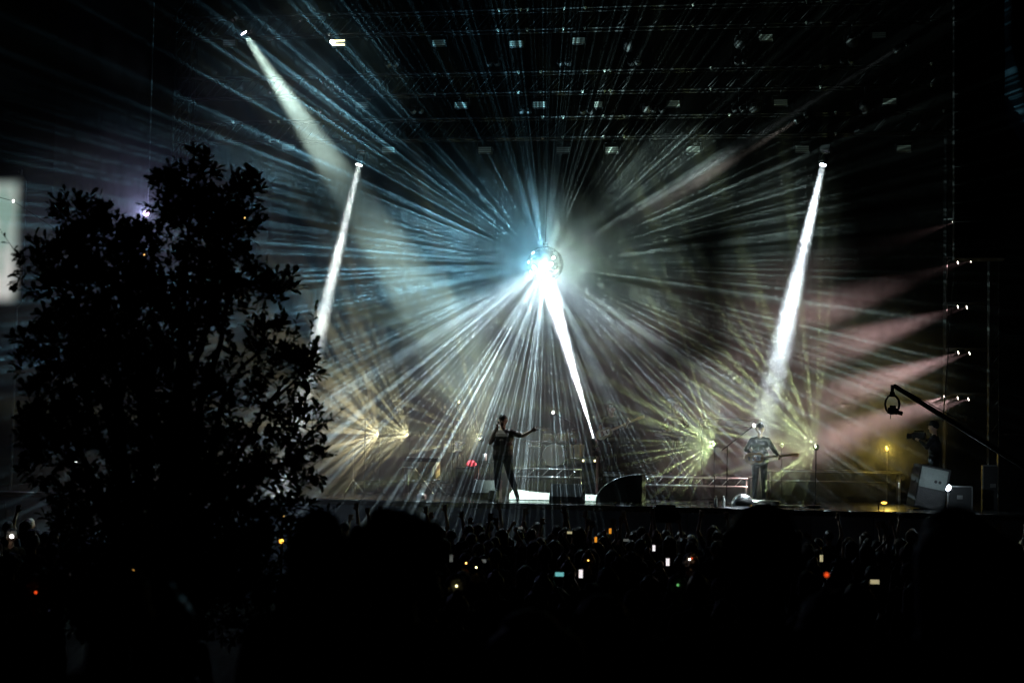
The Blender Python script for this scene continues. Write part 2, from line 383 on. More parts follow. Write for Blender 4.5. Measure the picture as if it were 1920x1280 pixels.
# strobe panels hung under the trusses
hous = MB().box((0, .06, 0), (.33, .12, .16)).mesh('housing', 'black_paint', bevel=.01)
face = MB().box((0, 0, 0), (.30, .012, .032)).mesh('led_bar', 'pale_face')
yoke = MB().path([(-.19, .06, 0), (-.19, .06, .17), (.19, .06, .17), (.19, .06, 0)], .012).tube((0, .06, .17), (0, .06, .34), .014).mesh('yoke', 'black_metal')
def strobe(x, y, lab='pale rectangular strobe panel hanging under a roof truss', tilt=0):
    t = thing('strobe_panel', lab, 'strobe light', Matrix.Translation(S(x, y, RIGD-.25)) @ STG @ Matrix.Rotation(tilt, 4, 'X'), 'strobe panels under the roof trusses')
    inst('housing', hous, t); inst('yoke', yoke, t)
    for z in (-.045, 0, .045): inst('led_bar', face, t, Matrix.Translation((0, -.008, z)))
    return t
for x, y in ((968, 82), (1085, 76), (1436, 70), (1648, 66), (823, 80), (678, 197), (864, 197), (1011, 196), (1117, 196), (1262, 194), (1464, 192), (1668, 190),
             (540, 276), (728, 281), (909, 281), (1056, 281), (1147, 281), (1300, 280), (1504, 279), (1695, 278), (430, 80)): strobe(x, y)
t = strobe(634, 81, 'strobe panel with two yellow bars and a white dot glowing as if beam-lit'); del t['group']  # bars and dot glow by themselves to imitate beam light on the panel
MB().box((0, 0, 0), (.30, .012, .03)).build('beam_glow_bar', 'dot_yellow', t, M=Matrix.Translation((.02, -.03, .05)))
MB().box((0, 0, 0), (.30, .012, .035)).build('beam_glow_bar', 'dot_yellow', t, M=Matrix.Translation((.02, -.03, -.05)))
MB().lathe([(0, -.02), (.045, -.02), (.05, 0), (.045, .02), (0, .02)], 14, Matrix.Rotation(math.pi/2, 4, 'X')).build('lamp', 'lens_white', t, M=Matrix.Translation((-.14, -.05, .02)))  # glowing dot, painted brightness of the beam on the panel

# paired round lamps
pb = MB().lathe([(.05, .14), (.075, .12), (.08, -.02), (.066, -.04)], 16, Matrix.Rotation(math.pi/2, 4, 'X')).mesh('can', 'black_paint', True)
pl = MB().lathe([(0, .045), (.03, .042), (.055, .03), (.068, .012)], 16, Matrix.Rotation(math.pi/2, 4, 'X')).mesh('lens', 'lens_glass', True)
pk = MB().box((0, .06, .13), (.34, .05, .04)).tube((-.09, .06, .07), (-.09, .06, .13), .012).tube((.09, .06, .07), (.09, .06, .13), .012).tube((0, .06, .13), (0, .06, .5), .014).mesh('bracket', 'black_metal')
for x, y in ((925, 119), (1058, 118), (1190, 118), (1390, 117), (1588, 115), (782, 208), (984, 208), (1100, 209), (1234, 206), (735, 121), (590, 208), (1385, 205)):
    t = thing('twin_par_lamp', 'pair of unlit round lamps side by side under a roof truss', 'stage lamp', frame(S(x, y, RIGD-.2)), 'twin round lamps under the roof trusses')
    inst('bracket', pk, t)
    for dx in (-.088, .088): inst('can', pb, t, Matrix.Translation((dx, 0, 0))); inst('lens', pl, t, Matrix.Translation((dx, -.01, 0)))
# honeycomb-faced moving lamps
for x, y in ((1180, 87), (1388, 82), (1598, 79), (1215, 205), (1415, 205), (1622, 203), (648, 224)):
    t = thing('honeycomb_lamp', 'unlit round lamp with a honeycomb of small lenses under the truss', 'stage lamp', frame(S(x, y, RIGD-.1)), 'honeycomb lamps under the roof trusses')
    MB().lathe([(.06, .22), (.13, .16), (.15, 0), (.14, -.03), (0, -.03)], 20, Matrix.Rotation(math.pi/2-.35, 4, 'X')).build('head', 'black_paint', t, True)
    MB().path([(-.18, .05, 0), (-.18, .05, .2), (.18, .05, .2), (.18, .05, 0)], .016).tube((0, .05, .2), (0, .05, .5), .02).build('yoke', 'black_metal', t)
    lm = MB().lathe([(0, .012), (.012, .008), (.016, 0)], 8, Matrix.Rotation(math.pi/2-.35, 4, 'X')).mesh('lenslet', 'lens_glass', True)
    R = Matrix.Rotation(-.35, 4, 'X')
    for i in range(19):
        rr, aa = (0, 0) if i == 0 else ((.045, i*math.pi/3) if i < 7 else (.09, i*math.pi/6))
        inst('lenslet', lm, t, Matrix.Translation(R @ Vector((rr*math.cos(aa), -.045, rr*math.sin(aa)))))

# ------------------------------------------------------------------ beam lamps
tubm = MB().lathe([(.055, .30), (.085, .26), (.105, .12), (.105, -.02), (.092, -.02), (.092, .10)], 20).mesh('body', 'black_paint', True)
yok = MB().path([(-.14, 0, .1), (-.14, 0, .38), (.14, 0, .38), (.14, 0, .1)], .018).box((0, 0, .46), (.26, .2, .14)).mesh('yoke', 'black_metal')
lensm = {}
def beam_lamp(label, p, q, deg, watt, col, blend=.3, rad=.075, lens='lens_white', sc_=1.0, group=None, name='moving_head_lamp', yoke_=True, disc=False):
    M = aim(p, q)
    t = thing(name, label, 'stage lamp', M @ Matrix.Scale(sc_, 4), group)
    inst('body', tubm, t)
    if yoke_: inst('yoke', yok, t)
    if lens not in lensm: lensm[lens] = MB().lathe([(0, -.006), (.05, -.002), (.09, .01)], 20).mesh('lens', lens, True)
    inst('lens', lensm[lens], t)
    if disc:                                     # parallel-sided beam: a lit disc the size of the lens with a tight spread
        l = add_light('AREA', 'lamp', Matrix.Translation((0, 0, -.03)), watt, col, 0, t)
        l.data.shape = 'DISK'; l.data.size = 2*rad*sc_; l.data.spread = math.radians(deg)
    else:
        l = add_light('SPOT', 'lamp', Matrix.Translation((0, 0, -.03)), watt, col, rad*sc_, t)
        l.data.spot_size = math.radians(deg); l.data.spot_blend = blend
    return t
K = 1.0
beam_lamp('bright violet-rimmed lamp high above the tree throwing a wide smoky beam', S(457, 62, .3), F(1040, .9), 12.5, 46000*K, (.72, 1, .88), .6, lens='lens_violet')
beam_lamp('bright white lamp throwing a narrow beam down behind the tree', S(673, 309, 2.2), F(526, -.8), 5.0, 70*K, (.9, 1, .96), rad=.08, sc_=.9, disc=True)
beam_lamp('bright white lamp throwing a narrow beam down over the guitarist', S(1543, 309, 2.2), F(1396, -1.0), 6.5, 190*K, (.80, .93, 1), rad=.08, sc_=.9, lens='lens_cool', disc=True)
beam_lamp('floor lamp shooting a white beam up at the mirror ball', S(1113, 822, 2.6), S(1023, 515, 2.0), 7.0, 260*K, (.9, .94, 1), rad=.05, sc_=.55, lens='lens_cool', disc=True)
beam_lamp('dim lamp throwing a long thin grey beam, highest beside the speaker column', S(1678, 95, 2.0), S(1290, 335, 1.2), 2.5, 9*K, (.8, .95, .95), rad=.08, sc_=.75, lens='lens_glass', disc=True)
beam_lamp('dim lamp throwing a short warm grey beam under the lowest truss', S(1492, 228, 2.0), S(1275, 360, .8), 8, 9*K, (1, .9, .8), rad=.08, sc_=.75, lens='lens_glass', disc=True)
# pink lamps on the side tower
for i, (x, y) in enumerate(((1787, 418), (1796, 492), (1820, 489), (1796, 575), (1813, 576), (1797, 661), (1818, 662), (1771, 744), (1796, 746), (1816, 748))):
    p = S(x, y, 4.2 + .4*(i % 2)); q = p + U*-3.2 + V*-.9 + Vector((0, 0, -1.15))
    beam_lamp('small pinkish side lamp shining across the stage from the dark tower', p, q, 20, 2400*K, (1, .62, .62), 1.0, rad=.03, sc_=.5, lens='lens_warm', group='pink side lamps on the dark tower', name='side_lamp', yoke_=False)

# ------------------------------------------------------------------ mirror balls
def mirror_ball(label, p, r, lat=26, hang=True, name='mirror_ball'):
    t = thing(name, label, 'mirror ball', frame(p))
    rnd = random.Random(4); b = MB()
    for i in range(lat):
        t0, t1 = math.pi*i/lat, math.pi*(i+1)/lat; tm = (t0+t1)/2
        n = max(4, int(2*lat*math.sin(tm))); g_ = .04*(t1-t0)
        for j in range(n):
            a0, a1 = 2*math.pi*j/n, 2*math.pi*(j+1)/n; ga = .04*(a1-a0)
            jx, jy = rnd.uniform(-.03, .03), rnd.uniform(-.03, .03)
            vs_ = []
            for th, a, su, sv in ((t0+g_, a0+ga, -1, -1), (t1-g_, a0+ga, -1, 1), (t1-g_, a1-ga, 1, 1), (t0+g_, a1-ga, 1, -1)):
                rr = r*(1 + (su*jx+sv*jy)*.06)
                vs_.append((rr*math.sin(th)*math.cos(a), rr*math.sin(th)*math.sin(a), rr*math.cos(th)))
            b.add(vs_, [(0, 1, 2, 3)])
    o = b.build('mirror_facets', 'mirror_tile', t); o['kind'] = 'stuff'
    MB().lathe([(r*.985*math.sin(math.pi*i/24), r*.985*math.cos(math.pi*i/24)) for i in range(25)], 32).build('core', 'dull_steel', t, True)
    return t
BALL = S(1022, 496, 2.0); BR = .425
ball = mirror_ball('large glinting mirror ball hanging over the middle of the stage', BALL, BR)
MB().lathe([(0, BR+.06), (.06, BR+.06), (.07, BR-.01), (0, BR-.01)], 12).build('cap', 'chrome', ball, True)
MB().tube((0, 0, BR+.05), (0, .6, 7.2), .008, n=6).build('hanging_cable', 'black_metal', ball)
axb = (BEAM_AIM-BALL).normalized(); PB = BALL + axb*(BR+.05)
o = add_light('POINT', 'added_facet_beams', Matrix.Translation((local(PB)-local(BALL))), 29000*K, (1, 1, 1), .004, ball)  # lamp added before the ball, standing in for light thrown by its facets
beams(o, PB, k=90, ke=.4, lo=.53, hi=.67, ew=.5, base=.032, seed=1, detail=1.5, sector=[(170, -1.0, .2, .5)],
      cols=((.25, .66, .88), (.62, .86, .96), (.62, .92, .86)), gains=(1.0, .68, .8), up=.8)
GL = [((-.30, -.40, -.13), 2.2, (.8, .95, 1), .06), ((.04, -.22, -.43), 4, (.95, .97, 1), .09), ((.25, -.42, -.04), 5, (1, 1, .92), .055), ((.30, -.34, .16), 2, (1, 1, .9), .03)]  # small lamps added beside the ball to put bright spots on it
for i_ in range(3):                                # further added lamps that make the rim bright on one side
    a_ = math.radians(135 + i_*38); GL.append(((.43*math.cos(a_), -.20, .43*math.sin(a_)), .6, (.85, .97, 1), .045))
for off, wt, cl, rr in GL: add_light('POINT', 'added_facet_glare', Matrix.Translation(off), wt*K, cl, rr, ball)
DOME = F(1393, -1.0); dome = mirror_ball('half-round mirrored dome glinting at the front edge of the stage', DOME + Vector((0, 0, .04)), .25, 24, False, 'mirror_dome')

# ------------------------------------------------------------------ fan lamps on the floor
fanb = MB().lathe([(0, .09), (.05, .085), (.07, .03), (.072, -.01), (.06, -.012)], 18, Matrix.Rotation(math.pi/2, 4, 'X')).mesh('head', 'black_paint', True)
def fan_lamp(label, x, y, d, watt, r=.06, lens='lens_blue', col=(.78, 1, .42), fl=None, **kw):
    p = S(x, y, d); t = thing('fan_lamp', label, 'stage lamp', frame(p))
    h = p.z - (FZ if fl is None else fl)
    inst('head', fanb, t, Matrix.Scale(r/.06, 4))
    MB().tube((0, .03, -h), (0, .03, -.05), .012, n=6).tube((0, .03, -h), (0, .03, -h+.02), .12, .12, 12).build('stand', 'black_cloth', t)
    MB().lathe([(0, .012), (r*.6, .008), (r, 0)], 18, Matrix.Rotation(math.pi/2, 4, 'X')).build('lens', lens, t, True, M=Matrix.Translation((0, -.018*r/.06, 0)))
    if watt:
        off = Vector((0, -.10, 0)); o = add_light('POINT', 'lamp', Matrix.Translation(off), watt, col, .003, t)
        beams(o, p + V*-.10, **kw)
    return t
fan_lamp('blue-white lamp fanning green beams beside the truss-fronted riser', 1340, 832, 2.2, 2700*K, k=19, ke=.4, detail=1.5, lo=.53, hi=.64, ew=.45, base=.01, sector=[(168, -.12, .35, .02)], seed=2)
fan_lamp('blue-white lamp fanning green beams behind the guitarist', 1530, 838, 2.4, 2700*K, k=19, ke=.4, detail=1.5, lo=.53, hi=.64, ew=.45, base=.01, sector=[(168, -.12, .35, .02)], seed=4)
fan_lamp('small white lamp flaring close beside the guitarist', 1466, 834, 3.0, 60*K, r=.035, lens='lens_white', k=9, ke=1.0, lo=.48, hi=.6, ew=.5, base=.02, sector=[(90, -.2, .6, 0)], seed=6)
fan_lamp('violet-blue lamp fanning yellow beams beside the singer', 903, 822, 2.8, 900*K, col=(1, .95, .5), k=10, detail=2.0, ke=.4, lo=.48, hi=.62, ew=.4, base=.01, sector=[(160, -.1, .5, 0)], seed=8)
fan_lamp('half-hidden lamp fanning yellow beams over the black amplifier case', 768, 815, 3.4, 800*K, lens='lens_amber', r=.04, col=(1, .93, .5), k=9, detail=2.0, ke=.4, lo=.46, hi=.60, ew=.4, base=.01, sector=[(168, .1, .6, 0)], seed=12)
fan_lamp('half-hidden lamp fanning warm beams behind the tall music stand', 712, 814, 3.6, 850*K, lens='lens_amber', r=.04, col=(1, .85, .45), k=9, detail=2.0, ke=.4, lo=.46, hi=.60, ew=.5, base=.03, sector=[(172, .1, .6, 0)], seed=15)
fan_lamp('round violet-rimmed lamp without visible beams behind the singer', 1075, 827, 3.0, 0, r=.075)
# amber lamp glowing in the smoke
p = S(1663, 841, 4.5); t = thing('amber_lamp', 'small amber lamp glowing in yellow smoke near the tilted speaker', 'stage lamp', frame(p))
MB().lathe([(0, .03), (.03, .02), (.035, -.01), (.02, -.03), (0, -.03)], 12, Matrix.Rotation(math.pi/2, 4, 'X')).build('bulb', 'lens_amber', t, True)
MB().tube((0, .03, -(p.z-FZ)), (0, .03, -.02), .012).build('stand', 'black_metal', t)
add_light('POINT', 'lamp', Matrix.Translation((0, -.12, 0)), 55*K, (1, .72, .12), .02, t)
# lamp beside the tilted speaker
p = S(1778, 914, -.2); q = S(1618, 833, .6)
t = beam_lamp('dazzling blue-white lamp on a post beside the tilted speaker', p, q, 3.5, 5*K, (.7, .88, 1), rad=.09, sc_=.32, lens='lens_cool', name='post_lamp', yoke_=False, disc=True)
MB().lathe([(0, .06), (.06, .055), (.09, .03), (.1, 0), (.09, -.03), (0, -.06)], 16).build('glare_bulb', 'lens_cool', t, True, M=Matrix.Translation(aim(p, q).to_3x3().inverted() @ (V*-.32)) @ Matrix.Scale(2.0, 4))
b = MB(); R3 = aim(p, q).to_3x3().inverted()
b.tube((0, 0, .05), R3 @ Vector((0, 0, -(p.z-FZ)))*(1/.32), .04, n=6).build('post', 'dull_steel', t)
add_light('POINT', 'spill', Matrix.Translation((0, .3, -.3)), 14*K, (.7, .9, 1), .01, t)
# purple wash lamp beyond the tree, far side
p = S(274, 400, 1.0); t = thing('wash_lamp', 'small round pink-white lamp shining between the two tops of the tree', 'stage lamp', frame(p))
MB().lathe([(0, -.06), (.05, -.05), (.072, 0), (.05, .05), (0, .06)], 14, Matrix.Rotation(math.pi/2, 4, 'X')).build('lens', 'dot_pink', t, True)
MB().tube((0, .1, -.1), (0, .1, 5), .02).lathe([(.09, .0), (.10, .12), (.05, .2), (0, .2)], 14, Matrix.Rotation(-math.pi/2, 4, 'X')).build('housing', 'black_paint', t)
add_light('POINT', 'lamp', Matrix.Translation((0, -.2, 0)), 150*K, (.5, .52, 1), .03, t)

# ------------------------------------------------------------------ left video screen, festoon bulbs, side drapes, speaker column
c = S(-18, 452, 2.4); wpx = .0123
t = thing('video_screen', 'glowing pale video screen with blurred edges beyond the tree', 'screen', frame(c))
def rrect(w, h, r, n=6):
    pts = []
    for cx, cz, a0 in ((w/2-r, h/2-r, 0), (-w/2+r, h/2-r, 90), (-w/2+r, -h/2+r, 180), (w/2-r, -h/2+r, 270)):
        for i in range(n+1): a = math.radians(a0+90*i/n); pts.append((cx+r*math.cos(a), cz+r*math.sin(a)))
    return pts
MB().prism(rrect(146*wpx, 266*wpx, .22), -.02, .02).build('screen', 'screen_image', t)
MB().box((0, .14, 0), (1.5, .16, 2.9)).build('cabinet', 'black_paint', t)
for dx in (-.6, .6): MB().tube((dx, .3, -(c.z-GZ)), (dx, .3, 1.8), .04).build('support_post', 'black_metal', t)
fb = [(-40, 360), (25, 377), (165, 470), (270, 476), (365, 632), (455, 556), (458, 408), (520, 330)]
pts = [S(x, y, -.6) for x, y in fb]
t = thing('festoon_lights', 'string of tiny warm bulbs glimmering through the tree leaves', 'string lights', Matrix.Translation(pts[0]))
MB().path([p-pts[0] for p in pts], .006, 5).build('cable', 'black_metal', t)
bl = MB().lathe([(0, .035), (.02, .028), (.03, 0), (.018, -.03), (0, -.04)], 10).mesh('bulb', 'dot_orange', True)
bw = MB().lathe([(0, .035), (.02, .028), (.03, 0), (.018, -.03), (0, -.04)], 10).mesh('bulb', 'dot_white', True)
for i, p in enumerate(pts[1:-1]): inst('bulb', bw if i == 0 else bl, t, Matrix.Translation(p-pts[0]))
# low lamps behind the tree at crowd height
for x, y, dd, r, mm, lab in ((527, 1014, 26, .035, 'lens_amber', 'bright orange lamp glowing low behind the edge of the tree'), (530, 966, 30, .03, 'dot_orange', 'faint orange lamp seen through the lower leaves of the tree'),
                         (250, 1068, 13, .012, 'dot_orange', 'tiny orange light under the dark tree'), (135, 864, 36, .06, 'dot_white', 'white streak of light seen through the left leaves of the tree')):
    p = P(x, y, dd); t = thing('ground_lamp', lab, 'lamp', Matrix.Translation(p))
    MB().lathe([(0, r), (r*.8, r*.6), (r, 0), (r*.7, -r*.8), (0, -r)], 12).build('bulb', mm, t, True, M=Matrix.Diagonal((2.2, 1, .5, 1)) if 'streak' in lab else None)
    MB().tube((0, .03, gz(dd)-p.z), (0, .03, -r*.6), .012).build('post', 'black_metal', t)

# hanging speaker column in front of the side tower
cx = local(S(1836, 250, -1.0)).x; top = local(S(1836, -60, -1.0)).z; bot = local(S(1836, 488, -1.0)).z
t = thing('line_array_speaker', 'tall black column of stacked speaker cabinets hanging beside the stage', 'speaker', frame(unlocal((cx, -1.0, bot))))
nc = 16; hh = (top-bot)/nc; w = local(S(1884, 300, -1)).x-local(S(1788, 300, -1)).x
cab = MB().box((0, .3, hh/2), (w, .65, hh-.02)).mesh('cabinet', 'black_cloth', bevel=.015)
gr = MB().box((0, 0, hh/2), (w-.06, .03, hh-.06)).mesh('grille', 'black_cloth')
for i in range(nc):
    M = Matrix.Translation((0, -.02*abs(i-nc), i*hh)) ; k_ = inst('cabinet', cab, t, M); inst('grille', gr, k_, Matrix.Translation((0, -.035, 0)))
for dx in (-.3, .3): MB().tube((dx, .2, top-bot), (dx, .2, top-bot+2), .012).build('rigging_chain', 'black_metal', t)
# dark side wing and blue drape at the far side
t = thing('wing_wall', 'tall black cloth-covered wall closing the stage at the speaker side', 'wall', frame(unlocal((local(S(1905, 500, .5)).x+.6, .5, GZ))))
for i in range(8): MB().box((0, 0, 1.0+i*2), (1.9, .12, 1.985)).build('wall_panel', 'backdrop_cloth', t)
cxx = local(S(1908, 150, -1.6)).x
t = thing('side_drape', 'dark blue draped cloth hanging beyond the speaker column', 'curtain', frame(unlocal((cxx, -1.6, local(S(1908, 300, -1.6)).z))))
n = 30; cv = MB(); rows = 24
vv = []
for j in range(rows+1):
    for i in range(n+1):
        f = i/n; z = j/rows*5.2
        vv.append((-.25+f*1.6, .12*math.sin(f*14+z*1.1)+.16*math.sin((z+f*1.6)*2.6), z))
cv.add(vv, [(j*(n+1)+i, j*(n+1)+i+1, (j+1)*(n+1)+i+1, (j+1)*(n+1)+i) for j in range(rows) for i in range(n)])
cv.build('cloth', 'blue_cloth', t, True); MB().tube((-.4, 0, 5.2), (1.6, 0, 5.2), .04).build('rail', 'black_metal', t)
# vertical rope
a, b2 = S(1790, 500, 1.2), S(1768, 790, 1.2)
MBr = MB().tube((0, 0, 0), b2-a, .012, n=6); o = MBr.build('rope', 'black_cloth', M=Matrix.Translation(a)); MB().tube((0, 0, 0), (0, 0, .01), .02)
tag(o, 'thin dark rope hanging down past the pink side lamps', 'rope')
# side tower behind the pink lamps
sx0 = local(S(1822, 600, 4.9)).x
t = thing('side_tower', 'dark scaffold tower holding the rows of pink side lamps', 'tower', frame(unlocal((sx0+.35, 4.9, FZ))))
for dx in (-.95, .5):
    for dy in (-.3, .5): MB().tube((dx, dy, 0), (dx, dy, 9), .03).build('post', 'black_metal', t, True)
for y in (418, 490, 576, 662, 747):
    z = local(S(1805, y, 4.4)).z-FZ+.12
    MB().tube((-1.0, -.3, z), (.55, -.3, z), .025).build('rail', 'black_metal', t, True); MB().tube((-1.0, .5, z), (.55, .5, z), .025).build('rail', 'black_metal', t, True)
for i in range(8):
    for dx in (-.95, .5): MB().tube((dx, -.3, i*1.1), (dx, .5, i*1.1+1.1), .018, n=6).build('brace', 'black_metal', t, True)

# ------------------------------------------------------------------ stage furniture
def riser(label, x0, x1, d, ytop, depth, group=None, front=True):
    p = F((x0+x1)/2, d); a, b2 = local(F(x0, d)).x, local(F(x1, d)).x; w = b2-a; h = local(S((x0+x1)/2, ytop, d)).z-FZ
    t = thing('drum_riser' if 'drum' in label else 'riser', label, 'riser', frame(p), group)
    MB().box((0, depth/2, h-.03), (w, depth, .06)).build('platform', 'black_paint', t)
    for dx in (-w/2+.05, w/2-.05):
        for dy in (.1, depth-.1): MB().tube((dx, dy, 0), (dx, dy, h-.06), .025).build('leg', 'aluminium', t, True)
    if front:
        z1 = h-.035; z0 = h-.225
        for z in (z0, z1): MB().tube((-w/2, -.03, z), (w/2, -.03, z), .02).build('chord', 'aluminium', t, True)
        nb = max(2, round(w/.32)); bw_ = w/nb; me = MB().tube((0, 0, 0), (bw_*.6, 0, z1-z0), .011, n=6).mesh('brace', 'aluminium', True)
        for i in range(nb): inst('brace', me, t, Matrix.Translation((-w/2+i*bw_, -.03, z0)))
        MB().box((0, .15, (h-.24)/2), (w, .04, h-.26)).build('skirt', 'black_cloth', t)
    return t, h
dr, drh = riser('black drum riser with a bright truss front behind the singer', 962, 1092, 3.6, 876, 2.8)
rr, rrh = riser('long black riser with a truss front behind the guitarist', 1204, 1402, 3.6, 892, 2.6)
br_, brh = riser('plain black riser under the bass player', 1106, 1196, 4.4, 896, 2.4, front=False)
lr, lrh = riser('plain black riser under the percussion beside the tree', 660, 880, 4.6, 905, 2.4, front=False)
r5, r5h = riser('long dark riser with a thin pale rail near the tilted speaker', 1432, 1690, 4.4, 882, 2.2, front=False)
MB().tube((-1.6, -.04, r5h-.03), (1.6, -.04, r5h-.03), .012).build('rail', 'dull_steel', r5, True)
MB().tube((-1.6, -.04, r5h-.25), (1.3, -.04, r5h-.25), .012).build('rail', 'dull_steel', r5, True)
# pale backline beam behind the guitarist
p = S(1370, 799, 6.2)
truss('backline_truss', 'thin pale horizontal bar behind the guitarist', frame(p), 1.5, .18, .4, .018, 'dull_steel', flat=True, cat='bar')
for o in bpy.data.objects['backline_truss'].children[:1]: pass
MB().tube((-.7, 0, 0), (-.7, 0, FZ-p.z), .02).build('leg', 'black_metal', bpy.data.objects['backline_truss']); MB().tube((.7, 0, 0), (.7, 0, FZ-p.z), .02).build('leg', 'black_metal', bpy.data.objects['backline_truss'])
# low white panel standing on the deck in the pool of light
a, b2 = local(S(955, 930, .7)).x, local(S(1122, 930, .7)).x
t = thing('light_panel', 'low dazzling white panel standing on the deck behind the wedge monitor', 'panel', frame(unlocal(((a+b2)/2, .7, FZ))))
w = b2-a; out_ = [(-w/2, .01), (w/2, .01), (w/2, .15), (w*.1, .17), (-w*.12, .175), (-w*.28, .20), (-w*.40, .235), (-w*.47, .22), (-w/2, .14)]
MB().prism(out_, -.03, .03, Matrix.Rotation(-.35, 4, 'X')).build('board', 'white_mat', t)
for dx in (-.4, .4): MB().box((dx*w, .10, .05), (.03, .2, .10)).build('foot', 'black_metal', t)
# monitors
def wedge(label, x, d, w, h, dep, rz=0, mt='speaker_grille', slope=.45):
    t = thing('stage_monitor', label, 'monitor', frame(F(x, d), rz))
    prof = [(-dep/2, 0), (dep/2, 0), (dep/2, h), (dep/2-dep*slope, h), (-dep/2, h*.35)]
    M = Matrix(((0, 1, 0, 0), (1, 0, 0, 0), (0, 0, 1, 0), (0, 0, 0, 1)))
    MB().prism(prof, -w/2, w/2, M).build('cabinet', 'black_paint', t, bevel=.012)
    MB().box((0, dep/2+.008, h*.5), (w*.86, .012, h*.8)).build('grille', mt, t)
    for s in (-1, 1): MB().box((s*(w/2+.004), 0, h*.55), (.012, .12, .04)).build('handle', 'black_metal', t)
    return t
t = wedge('big black wedge monitor before the white mat at the stage edge', 1064, -.6, .70, .40, .5)
t2 = thing('floor_clutter', 'few small shiny clips lying before the big wedge monitor', 'clip', frame(F(1058, -1.1)))
for i in range(5): MB().box((-.06+.045*i, .02*(i % 2), .012), (.02+.01*(i % 3), .02, .024+.05*(i == 0)), Matrix.Rotation(i*.7, 3, 'Z')).build('clip', 'chrome', t2)
wedge('low black wedge monitor by the legs of the singer', 912, .9, .62, .42, .5)
wedge('small black box monitor at the stage edge below the singer', 924, -1.0, .17, .24, .2)
# curved black cover with bright rim right of the white mat
t = thing('stage_ramp', 'curved black quarter-round ramp with a pale rim on the deck', 'ramp', frame(F(1165, .3)))
arc = [(-.55+1.0*(1-math.cos(a_)), .62*math.sin(a_)) for a_ in [i*math.pi/2/10 for i in range(11)]]
MB().prism(arc+[(.45, 0)], 0, .7).build('body', 'black_paint', t)
MB().path([(x, -.01, z) for x, z in arc], .012).build('rim', 'dull_steel', t)
for i in range(7): MB().box((-.2+i*.11, -.12-.05*(i % 3), .012), (.05, .02, .02), Matrix.Rotation(i, 3, 'Z')).build('cable_end', 'brass' if i % 2 else 'chrome', t)
# amplifiers
def amp(label, x, d, w, h, dep, z=0, leds=0):
    t = thing('amplifier', label, 'amplifier', frame(F(x, d)+Vector((0, 0, z))))
    MB().box((0, dep/2, h/2), (w, dep, h)).build('case', 'black_paint', t, bevel=.015)
    MB().box((0, -.006, h*.45), (w*.88, .012, h*.72)).build('grille', 'black_cloth', t)
    MB().box((0, -.008, h*.9), (w*.9, .014, h*.1)).build('control_panel', 'dull_steel', t)
    for i in range(leds): MB().box((w*(-.4+.8*i/max(1, leds-1)) if leds > 1 else -w*.3, -.02, h*.9), (.035, .012, .04)).build('indicator', 'dot_yellow', t)
    for s in (-1, 1): MB().box((s*w*.3, dep*.5, h+.012), (.04, .12, .024)).build('foot', 'black_metal', t)
    return t
amp('tall black amplifier with two yellow lights between the risers', 1104, 3.0, .34, .98, .4, leds=2)
amp('second black amplifier case under the bass player', 1150, 3.6, .55, .62, .5)
amp('black amplifier case with rounded corners on the percussion riser', 768, 4.8, .50, .46, .45, lrh)
bpy.data.objects['amplifier.002'].location.z = S(768, 842, 4.8).z
MB().box((0, .22, (FZ+lrh-S(768, 842, 4.8).z)/2), (.42, .36, -(FZ+lrh-S(768, 842, 4.8).z)-.01)).build('stand', 'black_metal', bpy.data.objects['amplifier.002'])
amp('wide dark equipment case below the red cloth', 872, 2.2, .45, .68, .5)

# microphone stands
def mic_stand(label, x, d, ytop, boom=None, z=0):
    p = F(x, d)+Vector((0, 0, z)); h = S(x, ytop, d).z-p.z; t = thing('microphone_stand', label, 'stand', frame(p))
    MB().tube((0, 0, .03), (0, 0, h), .011, n=8).build('pole', 'black_metal', t)
    MB().lathe([(0, .03), (.12, .025), (.13, 0), (0, 0)], 16).build('base', 'black_metal', t, True)
    if boom:
        e = Vector((boom[0], boom[1], h+boom[2])); MB().tube((-.25*boom[0], -.25*boom[1], h-.25*boom[2]), e, .009, n=8).build('boom', 'black_metal', t)
        dr_ = Vector(boom).normalized()
        mc = MB().tube(e, e+dr_*.12, .012, .02).build('microphone', 'black_metal', t)
        MB().lathe([(0, -.03), (.02, -.022), (.027, 0), (.02, .022), (0, .03)], 12, Matrix.Translation(e+dr_*.145)).build('grille', boom[3] if len(boom) > 3 else 'dull_steel', mc, True)
    return t
def mic_stand2(label, x, d, yj, xe, ye, gm='dull_steel', z=0):
    p = F(x, d)+Vector((0, 0, z)); e = S(xe, ye, d-.1); q = local(e)-local(p); h = S(x, yj, d).z-p.z
    t = thing('microphone_stand', label, 'stand', frame(p)); j = Vector((0, 0, h)); dv = (q-j).normalized()
    MB().tube((0, 0, .03), j, .011, n=8).build('pole', 'black_metal', t); MB().lathe([(0, .03), (.12, .025), (.13, 0), (0, 0)], 16).build('base', 'black_metal', t, True)
    MB().tube(j-dv*.18, q, .010, n=8).build('boom', 'black_metal', t); mc = MB().tube(q, q+dv*.1, .012, .02).build('microphone', 'black_metal', t)
    MB().lathe([(0, -.04), (.022, -.03), (.03, 0), (.022, .03), (0, .04)], 12, Matrix.Translation(q+dv*.13)).build('grille', gm, mc, True)
mic_stand2('boom microphone stand with a microphone glowing white as if brightly lit at the guitarist', 1363, 1.0, 836, 1405, 804, 'dot_white')  # grille glows to paint the light falling on the microphone
mic_stand2('boom microphone stand beside the bass player', 1119, 3.4, 850, 1113, 792, 'dull_steel')
mic_stand2('tall boom microphone stand over the silver drum', 849, 2.6, 790, 858, 762, 'brass')
mic_stand2('thin boom microphone stand over the drum kit', 1066, 3.3, 790, 1046, 778, 'dot_white')  # grille glows as a painted highlight above the drums
